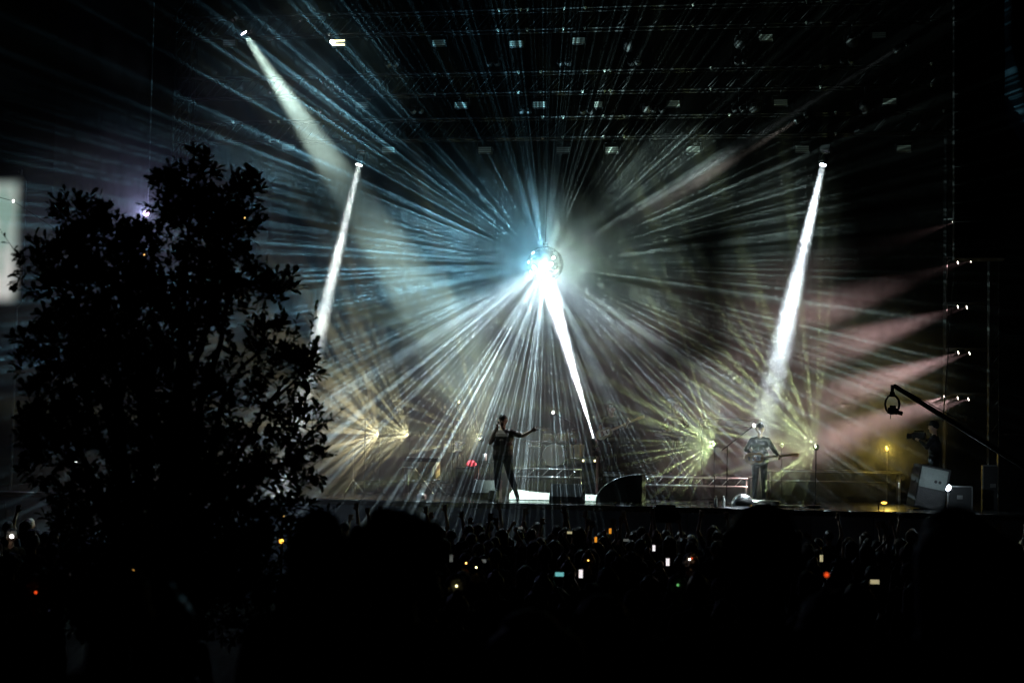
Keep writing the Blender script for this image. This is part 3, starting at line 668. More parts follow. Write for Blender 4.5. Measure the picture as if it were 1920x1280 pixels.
t = thing('music_stand', 'tall thin stand with a flat T-shaped top beside the tree', 'stand', frame(F(683, 3.0)))
h = S(683, 786, 3.0).z-FZ
MB().tube((0, 0, .02), (0, 0, h), .014).build('pole', 'black_metal', t); MB().box((0, 0, h), (.24, .18, .02)).build('top_plate', 'black_metal', t); MB().lathe([(0, .03), (.16, .02), (.17, 0), (0, 0)], 16).build('base', 'black_metal', t)

# drums and cymbals
def cymbal(label, x, y, d, r, floor_z, tilt=(.2, .15), mt='brass', group=None):
    p = S(x, y, d); t = thing('cymbal', label, 'cymbal', frame(p), group)
    M = Euler((tilt[0], tilt[1], 0)).to_matrix().to_4x4()
    MB().lathe([(0, .035), (.03, .03), (.045, .012), (r, -.012), (r, -.016), (.04, .006), (0, .02)], 28, M).build('plate', mt, t, True)
    MB().tube((0, 0, floor_z-p.z), (0, 0, .05), .011).build('stand_pole', 'dull_steel', t)
    for a_ in (0, 2.1, 4.2): MB().tube((0, 0, floor_z-p.z+.3), (.25*math.cos(a_), .25*math.sin(a_), floor_z-p.z+.01), .009, n=6).build('stand_leg', 'dull_steel', t)
    return t
def drum(label, p, r, h, axis='Z', shell='drum_shell', legs=0, floor_z=None, name='drum', rx=0.0):
    t = thing(name, label, 'drum', frame(p)); M = Matrix.Rotation(math.pi/2, 4, 'X') if axis == 'Y' else Matrix.Rotation(rx, 4, 'X')
    MB().lathe([(r, -h/2), (r, h/2)], 28, M).build('shell', shell, t, True)
    for s in (-1, 1):
        MB().lathe([(0, s*(h/2+.002)), (r*.98, s*(h/2+.002))], 28, M).build('drum_skin', 'drum_skin', t)
        MB().lathe([(r-.005, s*(h/2-.02)), (r+.012, s*(h/2-.02)), (r+.012, s*(h/2+.012)), (r-.005, s*(h/2+.012))], 28, M).build('hoop', 'chrome', t, True)
    for i in range(6):
        a_ = i*math.pi/3; MB().tube(M @ Vector(((r+.012)*math.cos(a_), (r+.012)*math.sin(a_), -h/2+.02)), M @ Vector(((r+.012)*math.cos(a_), (r+.012)*math.sin(a_), h/2-.02)), .006, n=5).build('lug', 'chrome', t)
    for i in range(legs):
        a_ = i*2*math.pi/legs+.5; MB().tube((r*1.02*math.cos(a_), r*1.02*math.sin(a_), h*.1), (r*1.1*math.cos(a_), r*1.1*math.sin(a_), floor_z-p.z), .010, n=6).build('leg', 'dull_steel', t)
    return t
rz_ = FZ+drh
kp = F(1040, 4.8, rz_)
drum('bass drum of the kit standing on the truss-fronted riser', kp+Vector((0, 0, .28)), .27, .42, 'Y', legs=0)
drum('small rack tom above the bass drum', kp+U*-.2+Vector((0, 0, .68)), .14, .2, rx=-.3)
drum('second rack tom above the bass drum', kp+U*.18+Vector((0, 0, .68)), .15, .22, rx=-.3)
drum('floor tom at the lamp side of the drum kit', kp+U*.52+V*-.1+Vector((0, 0, .40)), .19, .36, legs=3, floor_z=rz_)
drum('snare drum at the singer side of the drum kit', kp+U*-.5+V*-.1+Vector((0, 0, .55)), .16, .13, legs=3, floor_z=rz_)
cymbal('high crash cymbal of the drum kit on the riser', 1020, 802, 4.8, .24, rz_)
cymbal('ride cymbal over the floor tom of the drum kit', 1064, 808, 4.9, .26, rz_, (.25, -.2))
cymbal('low hi-hat cymbal at the snare drum', 990, 826, 4.6, .18, rz_, (.05, .05))
lz = FZ+lrh
drum('silver wrapped drum on the percussion riser', S(852, 836, 4.7), .26, .24, shell='silver_wrap', legs=3, floor_z=lz)
cymbal('pale low cymbal beside the silver drum', 818, 843, 4.4, .13, FZ, (.35, .1), 'drum_skin')
cymbal('dark tilted cymbal near the edge of the tree', 664, 806, 4.4, .27, FZ, (.5, .3), 'black_metal')
cymbal('small cymbal high above the percussion', 861, 785, 4.9, .12, lz, (.2, .2))
drum('dark conga drum with pale stands on the deck', F(812, 2.4, FZ+.62), .16, .5, legs=3, floor_z=FZ)
drum('dark low drum beside the conga drum', F(770, 2.4, FZ+.5), .2, .3, legs=3, floor_z=FZ)
# keyboard on a crossed stand
t = thing('keyboard', 'dark keyboard on a crossed metal stand beside the percussion', 'keyboard', frame(F(792, 1.9)))
MB().box((0, 0, .84), (.8, .26, .09)).build('case', 'black_paint', t, bevel=.01)
for i in range(22): MB().box((-.37+i*.035, -.06, .892), (.031, .12, .012)).build('key', 'white_plastic' if i % 3 else 'black_paint', t)
for s in (-1, 1): MB().tube((-.3*s, .04*s, .02), (.3*s, .04*s, .79), .014).build('stand_leg', 'dull_steel', t)
# red cloth, towel, cup, foil, bottles, clutter
def cloth_heap(name, label, cat, p, w, h, mt, seed=1):
    rnd = random.Random(seed); n_, k_ = 18, 9; vs_ = []; fs_ = []
    for j in range(k_+1):
        th = math.pi/2*j/k_
        for i in range(n_):
            a_ = 2*math.pi*i/n_; rr_ = math.cos(th)*(1+.16*math.sin(3*a_+seed)+.10*math.sin(7*a_+j)) ; vs_.append((w/2*rr_*math.cos(a_), w/2.6*rr_*math.sin(a_), h*(math.sin(th)+.10*math.sin(5*a_+j*1.3)*math.cos(th))*1.0 if j else 0))
    for j in range(k_):
        for i in range(n_): fs_.append((j*n_+i, j*n_+(i+1) % n_, (j+1)*n_+(i+1) % n_, (j+1)*n_+i))
    o = MB().add(vs_, fs_).build(name, mt, smooth=True); o.matrix_world = frame(p); return tag(o, label, cat)
cz = F(872, 2.2).z+.706
cloth_heap('red_cloth', 'bright red cloth bunched on the dark equipment case', 'cloth', F(883, 2.3, cz), .26, .14, 'red_cloth', 2)
t = thing('draped_towel', 'dull red towel hanging down beside the white cup', 'towel', frame(F(893, 2.12, FZ+.42)))
MB().box((0, 0, .16), (.10, .02, .3), Matrix.Rotation(.1, 3, 'Y')).box((.03, -.012, .12), (.05, .02, .24)).build('cloth', 'dark_red_cloth', t, bevel=.008)
t = thing('side_table', 'small dark side table holding the white cup', 'table', frame(F(909, 2.2)))
th_ = S(909, 863, 2.2).z-FZ
MB().box((0, 0, th_-.015), (.36, .3, .03)).build('table_top', 'black_paint', t)
for dx in (-.15, .15):
    for dy in (-.12, .12): MB().tube((dx, dy, 0), (dx, dy, th_-.03), .012).build('leg', 'black_metal', t)
o = MB().lathe([(0, 0), (.04, 0), (.052, .16), (.048, .16), (.038, .01), (0, .01)], 16).build('cup', 'white_plastic', smooth=True); o.matrix_world = frame(F(908, 2.1, FZ+th_)); tag(o, 'white paper cup standing on the small side table', 'cup')
cloth_heap('foil_heap', 'crumpled shiny foil on the deck under the percussion', 'foil', F(792, .6), .24, .13, 'foil', 5)
for k_ in range(5): MB()
t = thing('foil_roll', 'long crumpled foil roll lying behind the mirrored dome', 'foil', frame(F(1430, -.5)))
for i in range(5):
    o = MB().lathe([(.0, -.1), (.06+.02*(i % 2), -.08), (.08, 0), (.05+.02*(i % 3), .08), (0, .1)], 10, Matrix.Rotation(math.pi/2, 4, 'Y') @ Matrix.Rotation(i, 4, 'Z')).build('fold', 'foil', t, M=Matrix.Translation((-.3+i*.14, .03*(i % 2), .08)))
o = MB().box((0, 0, .015), (.75, .5, .03)).build('floor_board', 'paper_tan'); o.matrix_world = frame(F(1476, .2, FZ+.004)); tag(o, 'pale tan board lying on the deck behind the foil roll', 'board')
for x, lab in ((1343, 'clear water bottle at the stage edge, further from the mirrored dome'), (1357, 'clear water bottle at the stage edge, next to the mirrored dome')):
    t = thing('water_bottle', lab, 'bottle', frame(F(x, -1.0)))
    MB().lathe([(0, 0), (.034, .004), (.036, .14), (.030, .17), (.014, .205), (.014, .215), (0, .215)], 14).build('body', 'clear_bottle', t, True)
    MB().lathe([(.016, .212), (.016, .235), (0, .235)], 12).build('cap', 'white_plastic', t)
t = thing('pedal', 'small effects pedal with an upright knob near the deck edge', 'pedal', frame(F(1527, -.3)))
MB().box((0, 0, .03), (.26, .14, .06)).build('case', 'dull_steel', t, bevel=.01); MB().tube((0, 0, .06), (0, 0, .17), .02, .012).build('switch', 'black_metal', t)
for dx in (-.16, .17): MB().tube((dx*.7, .02, .02), (dx*1.7, .1, .008), .01).build('cable', 'dull_steel', t)
t = thing('desk_lamp', 'tiny amber lamp beside a short stand at the deck edge', 'lamp', frame(F(1656, -1.0)))
MB().lathe([(0, .05), (.05, .03), (.06, 0), (.03, -.03), (0, -.03)], 12, Matrix.Translation((.02, 0, .16)) @ Matrix.Diagonal((1, 1, .6, 1))).build('bulb', 'lens_amber', t, True)
MB().tube((-.09, 0, 0), (-.09, 0, .2), .012).box((-.09, 0, .2), (.1, .05, .03)).tube((.02, 0, 0), (.02, 0, .14), .01).build('stand', 'black_metal', t)

# tilted side speaker
t = thing('side_fill_speaker', 'large tilted grey-topped speaker leaning at the end of the stage', 'speaker', frame(F(1741, .5), .25) @ Matrix.Rotation(math.radians(-11), 4, 'Y').inverted())
hs = .92
MB().box((0, .3, hs/2), (.66, .6, hs)).build('cabinet', 'black_paint', t, bevel=.02)
MB().box((-.02, -.012, hs*.72), (.58, .02, hs*.46)).build('upper_grille', 'grey_grille', t); MB().box((-.02, -.01, hs*.25), (.58, .02, hs*.42)).build('lower_grille', 'speaker_grille', t)
for dx in (.03, .12): MB().lathe([(0, 0), (.03, 0), (.034, .012), (0, .014)], 12, Matrix.Translation((dx, -.03, hs*.66)) @ Matrix.Rotation(math.pi/2, 4, 'X')).build('horn_port', 'black_metal', t)
for s in (-1, 1): MB().box((s*.338, .3, hs*.6), (.016, .18, .05)).build('handle', 'black_metal', t)
# flight cases by the wing
for x, d, w, h_, lab in ((1800, .6, .5, .5, 'dark flight case beside the lamp post'), (1862, 1.2, .42, .95, 'tall dark rack case with pale edges near the wing wall'), (1905, .8, .7, 1.25, 'large dark equipment rack at the end of the stage')):
    t = thing('flight_case', lab, 'case', frame(F(x, d))); MB().box((0, .3, h_/2), (w, .6, h_)).build('box', 'black_paint', t, bevel=.01)
    for dx in (-w/2, w/2): MB().box((dx, -.004, h_/2), (.025, .03, h_+.01)).build('edge_trim', 'dull_steel', t)
    MB().box((0, -.012, h_), (w-.03, .03, .025)).build('edge_trim', 'dull_steel', t)
    MB().box((0, -.012, h_*.55), (.12, .02, .08)).build('latch', 'dull_steel', t)
# camera crane
a = S(1676, 723, -2.2); e = S(1935, 884, -2.6)
t = thing('camera_crane', 'long dark camera crane arm reaching over the deck with a hanging camera', 'crane', frame(a))
la = local(a); le = local(e)-la
dirv = le.normalized(); up = Vector((0, -dirv.z, 0)); 
MB().tube((0, 0, 0), le, .045, .06, 8).build('arm', 'black_metal', t); MB().tube((0, 0, .03), le*.55+Vector((0, 0, .14)), .008, n=6).build('guy_cable', 'black_metal', t)
MB().tube(le, (le.x, le.y, GZ-la.z), .09, .12).build('pedestal', 'black_metal', t)
hd = MB(); hd.tube((-.03, 0, .02), (-.03, 0, -.12), .035); hd.box((-.03, 0, -.17), (.10, .10, .10)); ring = [(-.03+.14*math.cos(q_), 0, -.37+.19*math.sin(q_)) for q_ in [math.pi/2+i*2*math.pi/12 for i in range(13)]]
hd.path(ring, .022).build('gimbal_frame', 'black_metal', t)
cb = MB().box((-.02, 0, -.50), (.2, .16, .12), Matrix.Rotation(.15, 3, 'Y')).build('camera_body', 'black_paint', t, bevel=.01)
MB().tube((.08, 0, -.53), (.17, 0, -.545), .04, .045).build('camera_lens', 'black_metal', cb)
MB().box((-.02, 0, -.42), (.12, .1, .06)).build('viewfinder', 'black_metal', cb); MB().tube((-.06, 0, -.56), (-.06, 0, -.66), .008).build('cable', 'black_metal', cb)

# ------------------------------------------------------------------ people
def capsule(mb, a, ra, b, rb, n=10):
    a, b = Vector(a), Vector(b); z = b-a; ln = z.length
    z = z.normalized() if ln > 1e-6 else Vector((0, 0, 1)); x = z.orthogonal().normalized(); y = z.cross(x)
    rings = []
    for k in range(4): t_ = -math.pi/2+math.pi/2*k/4; rings.append((a+z*(ra*math.sin(t_)), ra*math.cos(t_)))
    rings += [(a, ra), (b, rb)]
    for k in range(1, 5): t_ = math.pi/2*k/4; rings.append((b+z*(rb*math.sin(t_)), rb*math.cos(t_)))
    vs_ = [p + (x*math.cos(2*math.pi*i/n)+y*math.sin(2*math.pi*i/n))*max(r, 1e-4) for p, r in rings for i in range(n)]
    m_ = len(rings); fs_ = [(j*n+i, j*n+(i+1) % n, (j+1)*n+(i+1) % n, (j+1)*n+i) for j in range(m_-1) for i in range(n)]
    fs_ += [tuple(range(n-1, -1, -1)), tuple((m_-1)*n+i for i in range(n))]
    mb.add(vs_, fs_)
def hand(caps, w, h, s, pose='open', sc_=1.0):
    """w wrist, h direction of the hand, s sideways towards the thumb"""
    h = h.normalized(); s = (s-h*s.dot(h)).normalized(); nrm = h.cross(s); k = sc_
    caps.append((w, .026*k, w+h*.03*k, .03*k, 'skin'))
    for i, (o_, ln, sp_) in enumerate(((.030, .075, .16), (.010, .085, .04), (-.010, .078, -.07), (-.029, .060, -.2))):
        b0 = w+h*.045*k+s*o_*k; m1 = w+h*.095*k+s*o_*1.05*k
        caps.append((b0, .016*k, m1, .0135*k, 'skin'))
        if pose == 'open' or (pose == 'point' and i == 0):
            d1 = (h+s*(sp_*(2.0 if pose == 'open' else .2))).normalized(); j = m1+d1*ln*.5*k+nrm*.002; caps.append((m1, .0125*k, j, .0115*k, 'skin')); caps.append((j, .0115*k, j+(d1+nrm*.12).normalized()*ln*.45*k, .0095*k, 'skin'))
        else:
            j = m1+(h*.5+nrm*.9).normalized()*.032*k; e_ = j+(nrm*.3-h).normalized()*.034*k
            caps.append((m1, .0125*k, j, .012*k, 'skin')); caps.append((j, .012*k, e_, .0105*k, 'skin'))
    tb = w+h*.025*k+s*.028*k; d2 = (s*.8+h*.7).normalized() if pose == 'open' else (s*.2+h*.8+nrm*.6).normalized()
    j = tb+d2*.042*k; caps.append((tb, .017*k, j, .0135*k, 'skin')); caps.append((j, .0135*k, j+(d2+h*.3).normalized()*.03*k, .011*k, 'skin'))
def body(arms, legs=None, hair='short', top='top', head_tilt=(0, 0), sleeve=.55, build=1.0, hands=('open', 'open'), thumbs=None):
    """joint layout in metres, facing +y; arms = (right elbow, right wrist), (left elbow, left wrist)"""
    c = []; B = build
    legs = legs or (((.10, .02, .50), (.105, -.01, .09)), ((-.10, .02, .50), (-.105, -.01, .09)))
    c.append((Vector((-.075, 0, .93)), .12*B, Vector((.075, 0, .93)), .12*B, 'pants')); c.append((Vector((-.07, 0, 1.0)), .128*B, Vector((.07, 0, 1.0)), .128*B, top))
    c.append((Vector((0, 0, 1.02)), .135*B, Vector((0, .0, 1.20)), .14*B, top)); c.append((Vector((-.072, 0, 1.12)), .122*B, Vector((.072, 0, 1.12)), .122*B, top))
    c.append((Vector((-.09, .0, 1.31)), .115*B, Vector((.09, .0, 1.31)), .115*B, top)); c.append((Vector((-.155, 0, 1.415)), .066*B, Vector((.155, 0, 1.415)), .066*B, top))
    c.append((Vector((-.08, 0, 1.44)), .06, Vector((.08, 0, 1.44)), .06, top))
    hx, hy = head_tilt; hc = Vector((hx, .025+hy, 1.655))
    c.append((Vector((0, 0, 1.46)), .056, Vector((hx*.6, .012+hy*.6, 1.57)), .054, 'skin'))
    c.append((hc, .092, hc+Vector((0, .004, .035)), .090, 'skin')); c.append((hc+Vector((0, .025, -.02)), .076, hc+Vector((0, .045, -.085)), .042, 'skin'))
    c.append((hc+Vector((0, .088, .005)), .012, hc+Vector((0, .108, -.022)), .016, 'skin'))
    c.append((hc+Vector((-.045, .078, .03)), .014, hc+Vector((.045, .078, .03)), .014, 'skin')); c.append((hc+Vector((-.018, .082, -.058)), .011, hc+Vector((.018, .082, -.058)), .011, 'lip'))
    for s in (-1, 1):
        c.append((hc+Vector((s*.093, .0, .012)), .016, hc+Vector((s*.093, -.006, -.02)), .011, 'skin')); c.append((hc+Vector((s*.034, .088, .012)), .008, hc+Vector((s*.034, .089, .012)), .008, 'eye'))
    if hair in ('short', 'long', 'curly', 'bun'):
        k = .118 if hair == 'curly' else .099
        c.append((hc+Vector((0, -.028, .035)), k, hc+Vector((0, .018, .066)), k*.86, 'hair'))
        if hair == 'curly':
            rnd = random.Random(7)
            for i in range(26):
                a_ = rnd.uniform(0, 6.28); e_ = rnd.uniform(-.1, 1.3); q = hc+Vector((.115*math.cos(a_)*math.cos(e_), -.03+.11*math.sin(a_)*math.cos(e_)*.8, .05+.10*math.sin(e_)))
                c.append((q, .026, q+Vector((0, 0, .006)), .024, 'hair'))
        if hair == 'long':
            for dx in (-.06, 0, .06): c.append((hc+Vector((dx, -.055, .02)), .07, Vector((hx+dx*1.3, -.075, 1.36)), .052, 'hair'))
        if hair == 'bun': c.append((hc+Vector((0, -.05, .13)), .042, hc+Vector((0, -.055, .145)), .04, 'hair'))
    if hair == 'cap':
        c.append((hc+Vector((0, -.02, .045)), .102, hc+Vector((0, .01, .065)), .092, 'cap')); c.append((hc+Vector((-.045, .10, .052)), .014, hc+Vector((.045, .10, .052)), .014, 'cap')); c.append((hc+Vector((-.03, .14, .046)), .011, hc+Vector((.03, .14, .046)), .011, 'cap'))
    if hair == 'hood':
        c.append((hc+Vector((0, -.03, .02)), .115, hc+Vector((0, -.03, .10)), .075, top)); c.append((hc+Vector((0, -.04, -.05)), .11, Vector((0, -.03, 1.45)), .11, top))
    for s, (kn, an) in zip((1, -1), legs):
        kn, an = Vector(kn), Vector(an); hp = Vector((s*.088, 0, .93))
        c.append((hp, .096*B, kn, .062*B, 'pants')); c.append((kn, .062*B, kn*.5+an*.5+Vector((0, -.012, .02)), .055*B, 'pants')); c.append((kn*.5+an*.5, .052, an, .042, 'pants'))
        c.append((an+Vector((0, -.02, -.045)), .042, an+Vector((s*.025, .13, -.055)), .036, 'shoe'))
    for i, (s, (el, wr)) in enumerate(zip((1, -1), arms)):
        el, wr = Vector(el), Vector(wr); sh = Vector((s*.175, 0, 1.42)); md = sh.lerp(el, sleeve)
        c.append((sh, .060*B, md, .054*B, top)); c.append((md, .047, el, .041, 'skin' if sleeve < .95 else top)); c.append((el, .041, wr, .028, 'skin' if sleeve < 1.0 else top))
        th = Vector(thumbs[i]) if thumbs else Vector((-s, 0, 0))
        hand(c, wr, wr-el, th, hands[i])
    return c
def person_mesh(name, caps, mats, voxel=.011):
    mb = MB()
    for a, ra, b, rb, tg in caps: capsule(mb, a, ra, b, rb)
    me0 = bpy.data.meshes.new(name); me0.from_pydata(mb.v, [], mb.f)
    ob = bpy.data.objects.new(name, me0); C.objects.link(ob)
    md = ob.modifiers.new('r', 'REMESH'); md.mode = 'VOXEL'; md.voxel_size = voxel; md.use_smooth_shade = True
    sm = ob.modifiers.new('s', 'SMOOTH'); sm.factor = .4; sm.iterations = 2
    dg = bpy.context.evaluated_depsgraph_get(); me = bpy.data.meshes.new_from_object(ob.evaluated_get(dg)); me.name = name
    bpy.data.objects.remove(ob); bpy.data.meshes.remove(me0)
    me.materials.clear(); keys = list(mats)
    for k in keys: me.materials.append(MAT[mats[k]])
    n = len(me.polygons); ce = np.zeros(n*3); me.polygons.foreach_get('center', ce); ce = ce.reshape(-1, 3)
    best = np.full(n, 1e9); idx = np.zeros(n, dtype=np.int32)
    for a, ra, b, rb, tg in caps:
        a_, b_ = np.array(a), np.array(b); ab = b_-a_; l2 = max(ab.dot(ab), 1e-9)
        tt = np.clip(((ce-a_) @ ab)/l2, 0, 1); d_ = np.linalg.norm(ce-(a_+tt[:, None]*ab), axis=1)-(ra+(rb-ra)*tt)
        mk = d_ < best; best[mk] = d_[mk]; idx[mk] = keys.index(tg)
    me.polygons.foreach_set('material_index', idx); me.shade_smooth(); return me
def MATS(top='top_black', pants='jeans_dark', hair='hair_dark', skin='skin', shoe='shoe_black', cap='cap_pale'):
    return dict(top=MAT and top, pants=pants, hair=hair, skin=skin, shoe=shoe, cap=cap, eye='hair_dark', lip='skin_dark')
DOWN_R = ((.24, -.02, 1.14), (.23, .10, .90)); DOWN_L = ((-.24, -.02, 1.14), (-.23, .10, .90))
FACE = math.pi                                     # performers face the audience (-y)

# singer: right hand holds the microphone to the mouth, left arm points out to the side
caps = body((((.26, .06, 1.20), (.10, .22, 1.50)), ((-.42, .05, 1.36), (-.62, .10, 1.46))),
            legs=(((.10, .03, .50), (.11, -.02, .09)), ((-.19, .06, .50), (-.33, .03, .09))), hair='short', sleeve=.75, hands=('grip', 'point'), thumbs=((-.3, -.2, 1), (0, 0, 1)), head_tilt=(.01, .0), build=1.18)
me = person_mesh('person', caps, MATS('tee_grey', 'jeans_dark', 'hair_dark'), .0085)
singer = inst('person', me); singer.matrix_world = frame(F(942, -.2), FACE) @ Matrix.Scale(1.04, 4)
tag(singer, 'singer in grey tee and dark jeans pointing sideways with microphone at mouth', 'person')
t = thing('microphone', 'handheld microphone in the raised hand of the singer', 'microphone', singer.matrix_world @ Matrix.Translation((.07, .22, 1.56)) @ Matrix.Rotation(.35, 4, 'X'))
MB().tube((0, 0, -.12), (0, 0, .04), .011, .017).build('handle', 'black_metal', t, True); MB().lathe([(0, .10), (.02, .09), (.026, .065), (.019, .04), (0, .04)], 14).build('grille', 'dull_steel', t, True)

def guitar(label, M, body_mat, bass=False):
    t = thing('bass_guitar' if bass else 'electric_guitar', label, 'guitar', M)
    out_ = []
    for i in range(40):
        a_ = 2*math.pi*i/40; rx = .215; rz = .155*(1+.16*math.cos(2*a_))-.03*math.exp(-((math.cos(a_)-.15)/.25)**2)
        out_.append((rx*math.cos(a_)-.03, rz*math.sin(a_)))
    MB().prism(out_, -.022, .022).build('body', body_mat, t, bevel=.006)
    MB().prism([(-.08, -.05), (.10, -.07), (.13, .05), (-.02, .07)], -.028, -.0225).build('pickguard', 'white_plastic', t)
    nl = .72 if bass else .62
    nk = MB().prism([(.15, -.028), (.15+nl, -.022), (.15+nl, .022), (.15, .028)], -.034, -.008).build('neck', 'maple_neck', t)
    MB().prism([(.15+nl, -.03), (.15+nl+.17, -.05), (.15+nl+.19, .02), (.15+nl, .035)], -.03, -.012).build('headstock', 'maple_neck', t)
    for i in range(4 if bass else 6): MB().tube((.17+nl+i*.03, -.02, .03-i*.004), (.17+nl+i*.03, -.02, .065-i*.004), .007).build('tuning_peg', 'chrome', t)
    for i in range(2): MB().box((-.05+i*.10, -.03, 0), (.03, .014, .085)).build('pickup', 'black_paint', t)
    MB().box((-.15, -.03, 0), (.03, .016, .09)).build('bridge', 'chrome', t)
    for i in range(4 if bass else 6): MB().tube((-.15, -.04, -.018+i*.0072), (.16+nl, -.038, -.015+i*.006), .0016, n=4).build('string', 'chrome', t)
    return t
# guitarist: fretting hand out to the side, head bowed
caps = body((((.30, .04, 1.20), (.14, .22, 1.04)), ((-.33, .10, 1.17), (-.40, .30, 1.07))), hair='short', sleeve=1.0, hands=('grip', 'grip'), thumbs=((0, 0, 1), (0, 0, 1)), head_tilt=(0, .05))
gm = inst('person', person_mesh('person', caps, MATS('top_black', 'jeans_dark', 'hair_dark'), .010)); gm.matrix_world = frame(F(1424, 2.0), FACE+.1)
tag(gm, 'guitarist in black shirt bowing over a guitar beside the boom microphone', 'person')
guitar('tan electric guitar held by the guitarist in black', gm.matrix_world @ Matrix.Translation((.10, .20, 1.02)) @ Matrix.Rotation(math.pi, 4, 'Z') @ Matrix.Rotation(-.10, 4, 'Y'), 'wood_guitar')
# bass player
caps = body((((.30, -.02, 1.22), (.20, .22, 1.08)), ((-.36, .10, 1.24), (-.46, .28, 1.36))), hair='long', sleeve=.6, hands=('grip', 'grip'), thumbs=((0, 0, 1), (0, 0, 1)), head_tilt=(.02, .03))
bp_ = inst('person', person_mesh('person', caps, MATS('top_black', 'jeans_dark', 'hair_brown'), .010)); bp_.matrix_world = frame(F(1146, 5.2, FZ+brh), FACE-.1)
tag(bp_, 'bass player half lost in smoke beside the mirror-ball beam', 'person')
guitar('dark bass guitar with its neck raised in the smoke', bp_.matrix_world @ Matrix.Translation((.12, .19, 1.08)) @ Matrix.Rotation(math.pi, 4, 'Z') @ Matrix.Rotation(-.42, 4, 'Y'), 'drum_shell', True)
# player in dark red upstage, camera operator by the tilted speaker
caps = body((((.28, .06, 1.18), (.2, .28, 1.10)), ((-.28, .06, 1.18), (-.2, .28, 1.10))), hair='long', sleeve=1.0, hands=('open', 'open'))
o = inst('person', person_mesh('person', caps, MATS('top_maroon', 'jeans_dark', 'hair_dark', 'skin_dark'), .012)); o.matrix_world = frame(F(1266, 5.4, FZ+rrh), FACE); tag(o, 'musician in dark red standing in gloom on the truss-fronted riser', 'person')
t = thing('keyboard', 'dark keyboard on a stand before the musician in dark red', 'keyboard', frame(F(1266, 4.9, FZ+rrh)))
MB().box((0, 0, .98), (1.0, .3, .10)).build('case', 'black_paint', t, bevel=.01)
for i in range(24): MB().box((-.44+i*.038, .07, 1.036), (.034, .13, .014)).build('key', 'white_plastic' if i % 3 else 'black_paint', t)
for s in (-1, 1): MB().tube((-.3*s, .04*s, 0), (.3*s, .04*s, .93), .014).build('stand_leg', 'dull_steel', t)
caps = body((((.30, .10, 1.24), (.16, .28, 1.42)), ((-.30, .10, 1.22), (-.12, .30, 1.36))), hair='cap', sleeve=1.0, hands=('grip', 'grip'))
o = inst('person', person_mesh('person', caps, MATS('top_black', 'jeans_dark', 'hair_dark', 'skin', cap='black_cloth'), .012)); o.matrix_world = frame(F(1752, 1.8, FZ+.10), math.radians(75)); tag(o, 'crew member in black filming behind the tilted speaker', 'person')
op = o
t = thing('film_camera', 'dark film camera held up by the crew member in black', 'camera', o.matrix_world @ Matrix.Translation((0, .34, 1.46)))
MB().box((0, 0, 0), (.14, .28, .16)).build('body', 'black_paint', t, bevel=.015); MB().tube((0, .14, 0), (0, .26, 0), .05, .06).build('lens', 'black_metal', t); MB().box((0, 0, .11), (.03, .2, .04)).build('handle', 'brass', t)
t = thing('equipment_box', 'flat dark board the crew member stands on', 'box', frame(F(1752, 1.8))); MB().box((0, 0, .05), (.7, .6, .096)).build('box', 'black_paint', t); MB().box((0, -.302, .05), (.2, .012, .03)).build('handle', 'dull_steel', t)

# ------------------------------------------------------------------ crowd
VAR = {}
def variant(key, *a, mats, **k): VAR[key] = person_mesh('person', body(*a, **k), mats, .0125)
UP_R = ((.30, .06, 1.66), (.26, .12, 1.92)); UP_L = ((-.30, .06, 1.66), (-.26, .12, 1.92))
HI_R = ((.25, .08, 1.72), (.20, .16, 2.0)); OUT_L = ((-.46, .05, 1.52), (-.66, .08, 1.74)); OUT_R = ((.46, .05, 1.52), (.66, .08, 1.74))
PH_R = ((.28, .20, 1.60), (.16, .34, 1.86)); PH_L = ((-.28, .20, 1.60), (-.10, .34, 1.86))
variant('plain_short', (DOWN_R, DOWN_L), hair='short', mats=MATS('top_black'))
variant('plain_long', (DOWN_R, DOWN_L), hair='long', build=.92, mats=MATS('top_navy', hair='hair_brown'))
variant('plain_cap', (DOWN_R, DOWN_L), hair='cap', build=1.05, mats=MATS('top_olive'))
variant('plain_bun', (DOWN_R, DOWN_L), hair='bun', build=.92, mats=MATS('top_maroon', hair='hair_fair'))
variant('plain_curly', (DOWN_R, DOWN_L), hair='curly', mats=MATS('top_grey', skin='skin_dark'))
variant('right_up', (HI_R, DOWN_L), hair='short', mats=MATS('top_navy'))
variant('left_up', (DOWN_R, UP_L), hair='long', build=.92, mats=MATS('top_black', hair='hair_brown'))
variant('both_up', (UP_R, UP_L), hair='short', mats=MATS('top_black'))
variant('wide_up', (OUT_R, OUT_L), hair='long', build=.92, mats=MATS('top_maroon', hair='hair_fair'))
variant('fist_up', (HI_R, DOWN_L), hair='cap', hands=('grip', 'open'), mats=MATS('top_grey', cap='cap_pale'))
variant('phone_two', (PH_R, PH_L), hair='short', hands=('grip', 'grip'), thumbs=((0, 0, 1), (0, 0, 1)), mats=MATS('top_olive'))
variant('phone_one', (PH_R, DOWN_L), hair='long', build=.92, hands=('grip', 'open'), thumbs=((0, 0, 1), (1, 0, 0)), mats=MATS('top_navy', hair='hair_brown'))
variant('hood', (DOWN_R, DOWN_L), hair='hood', build=1.05, mats=MATS('top_olive'))
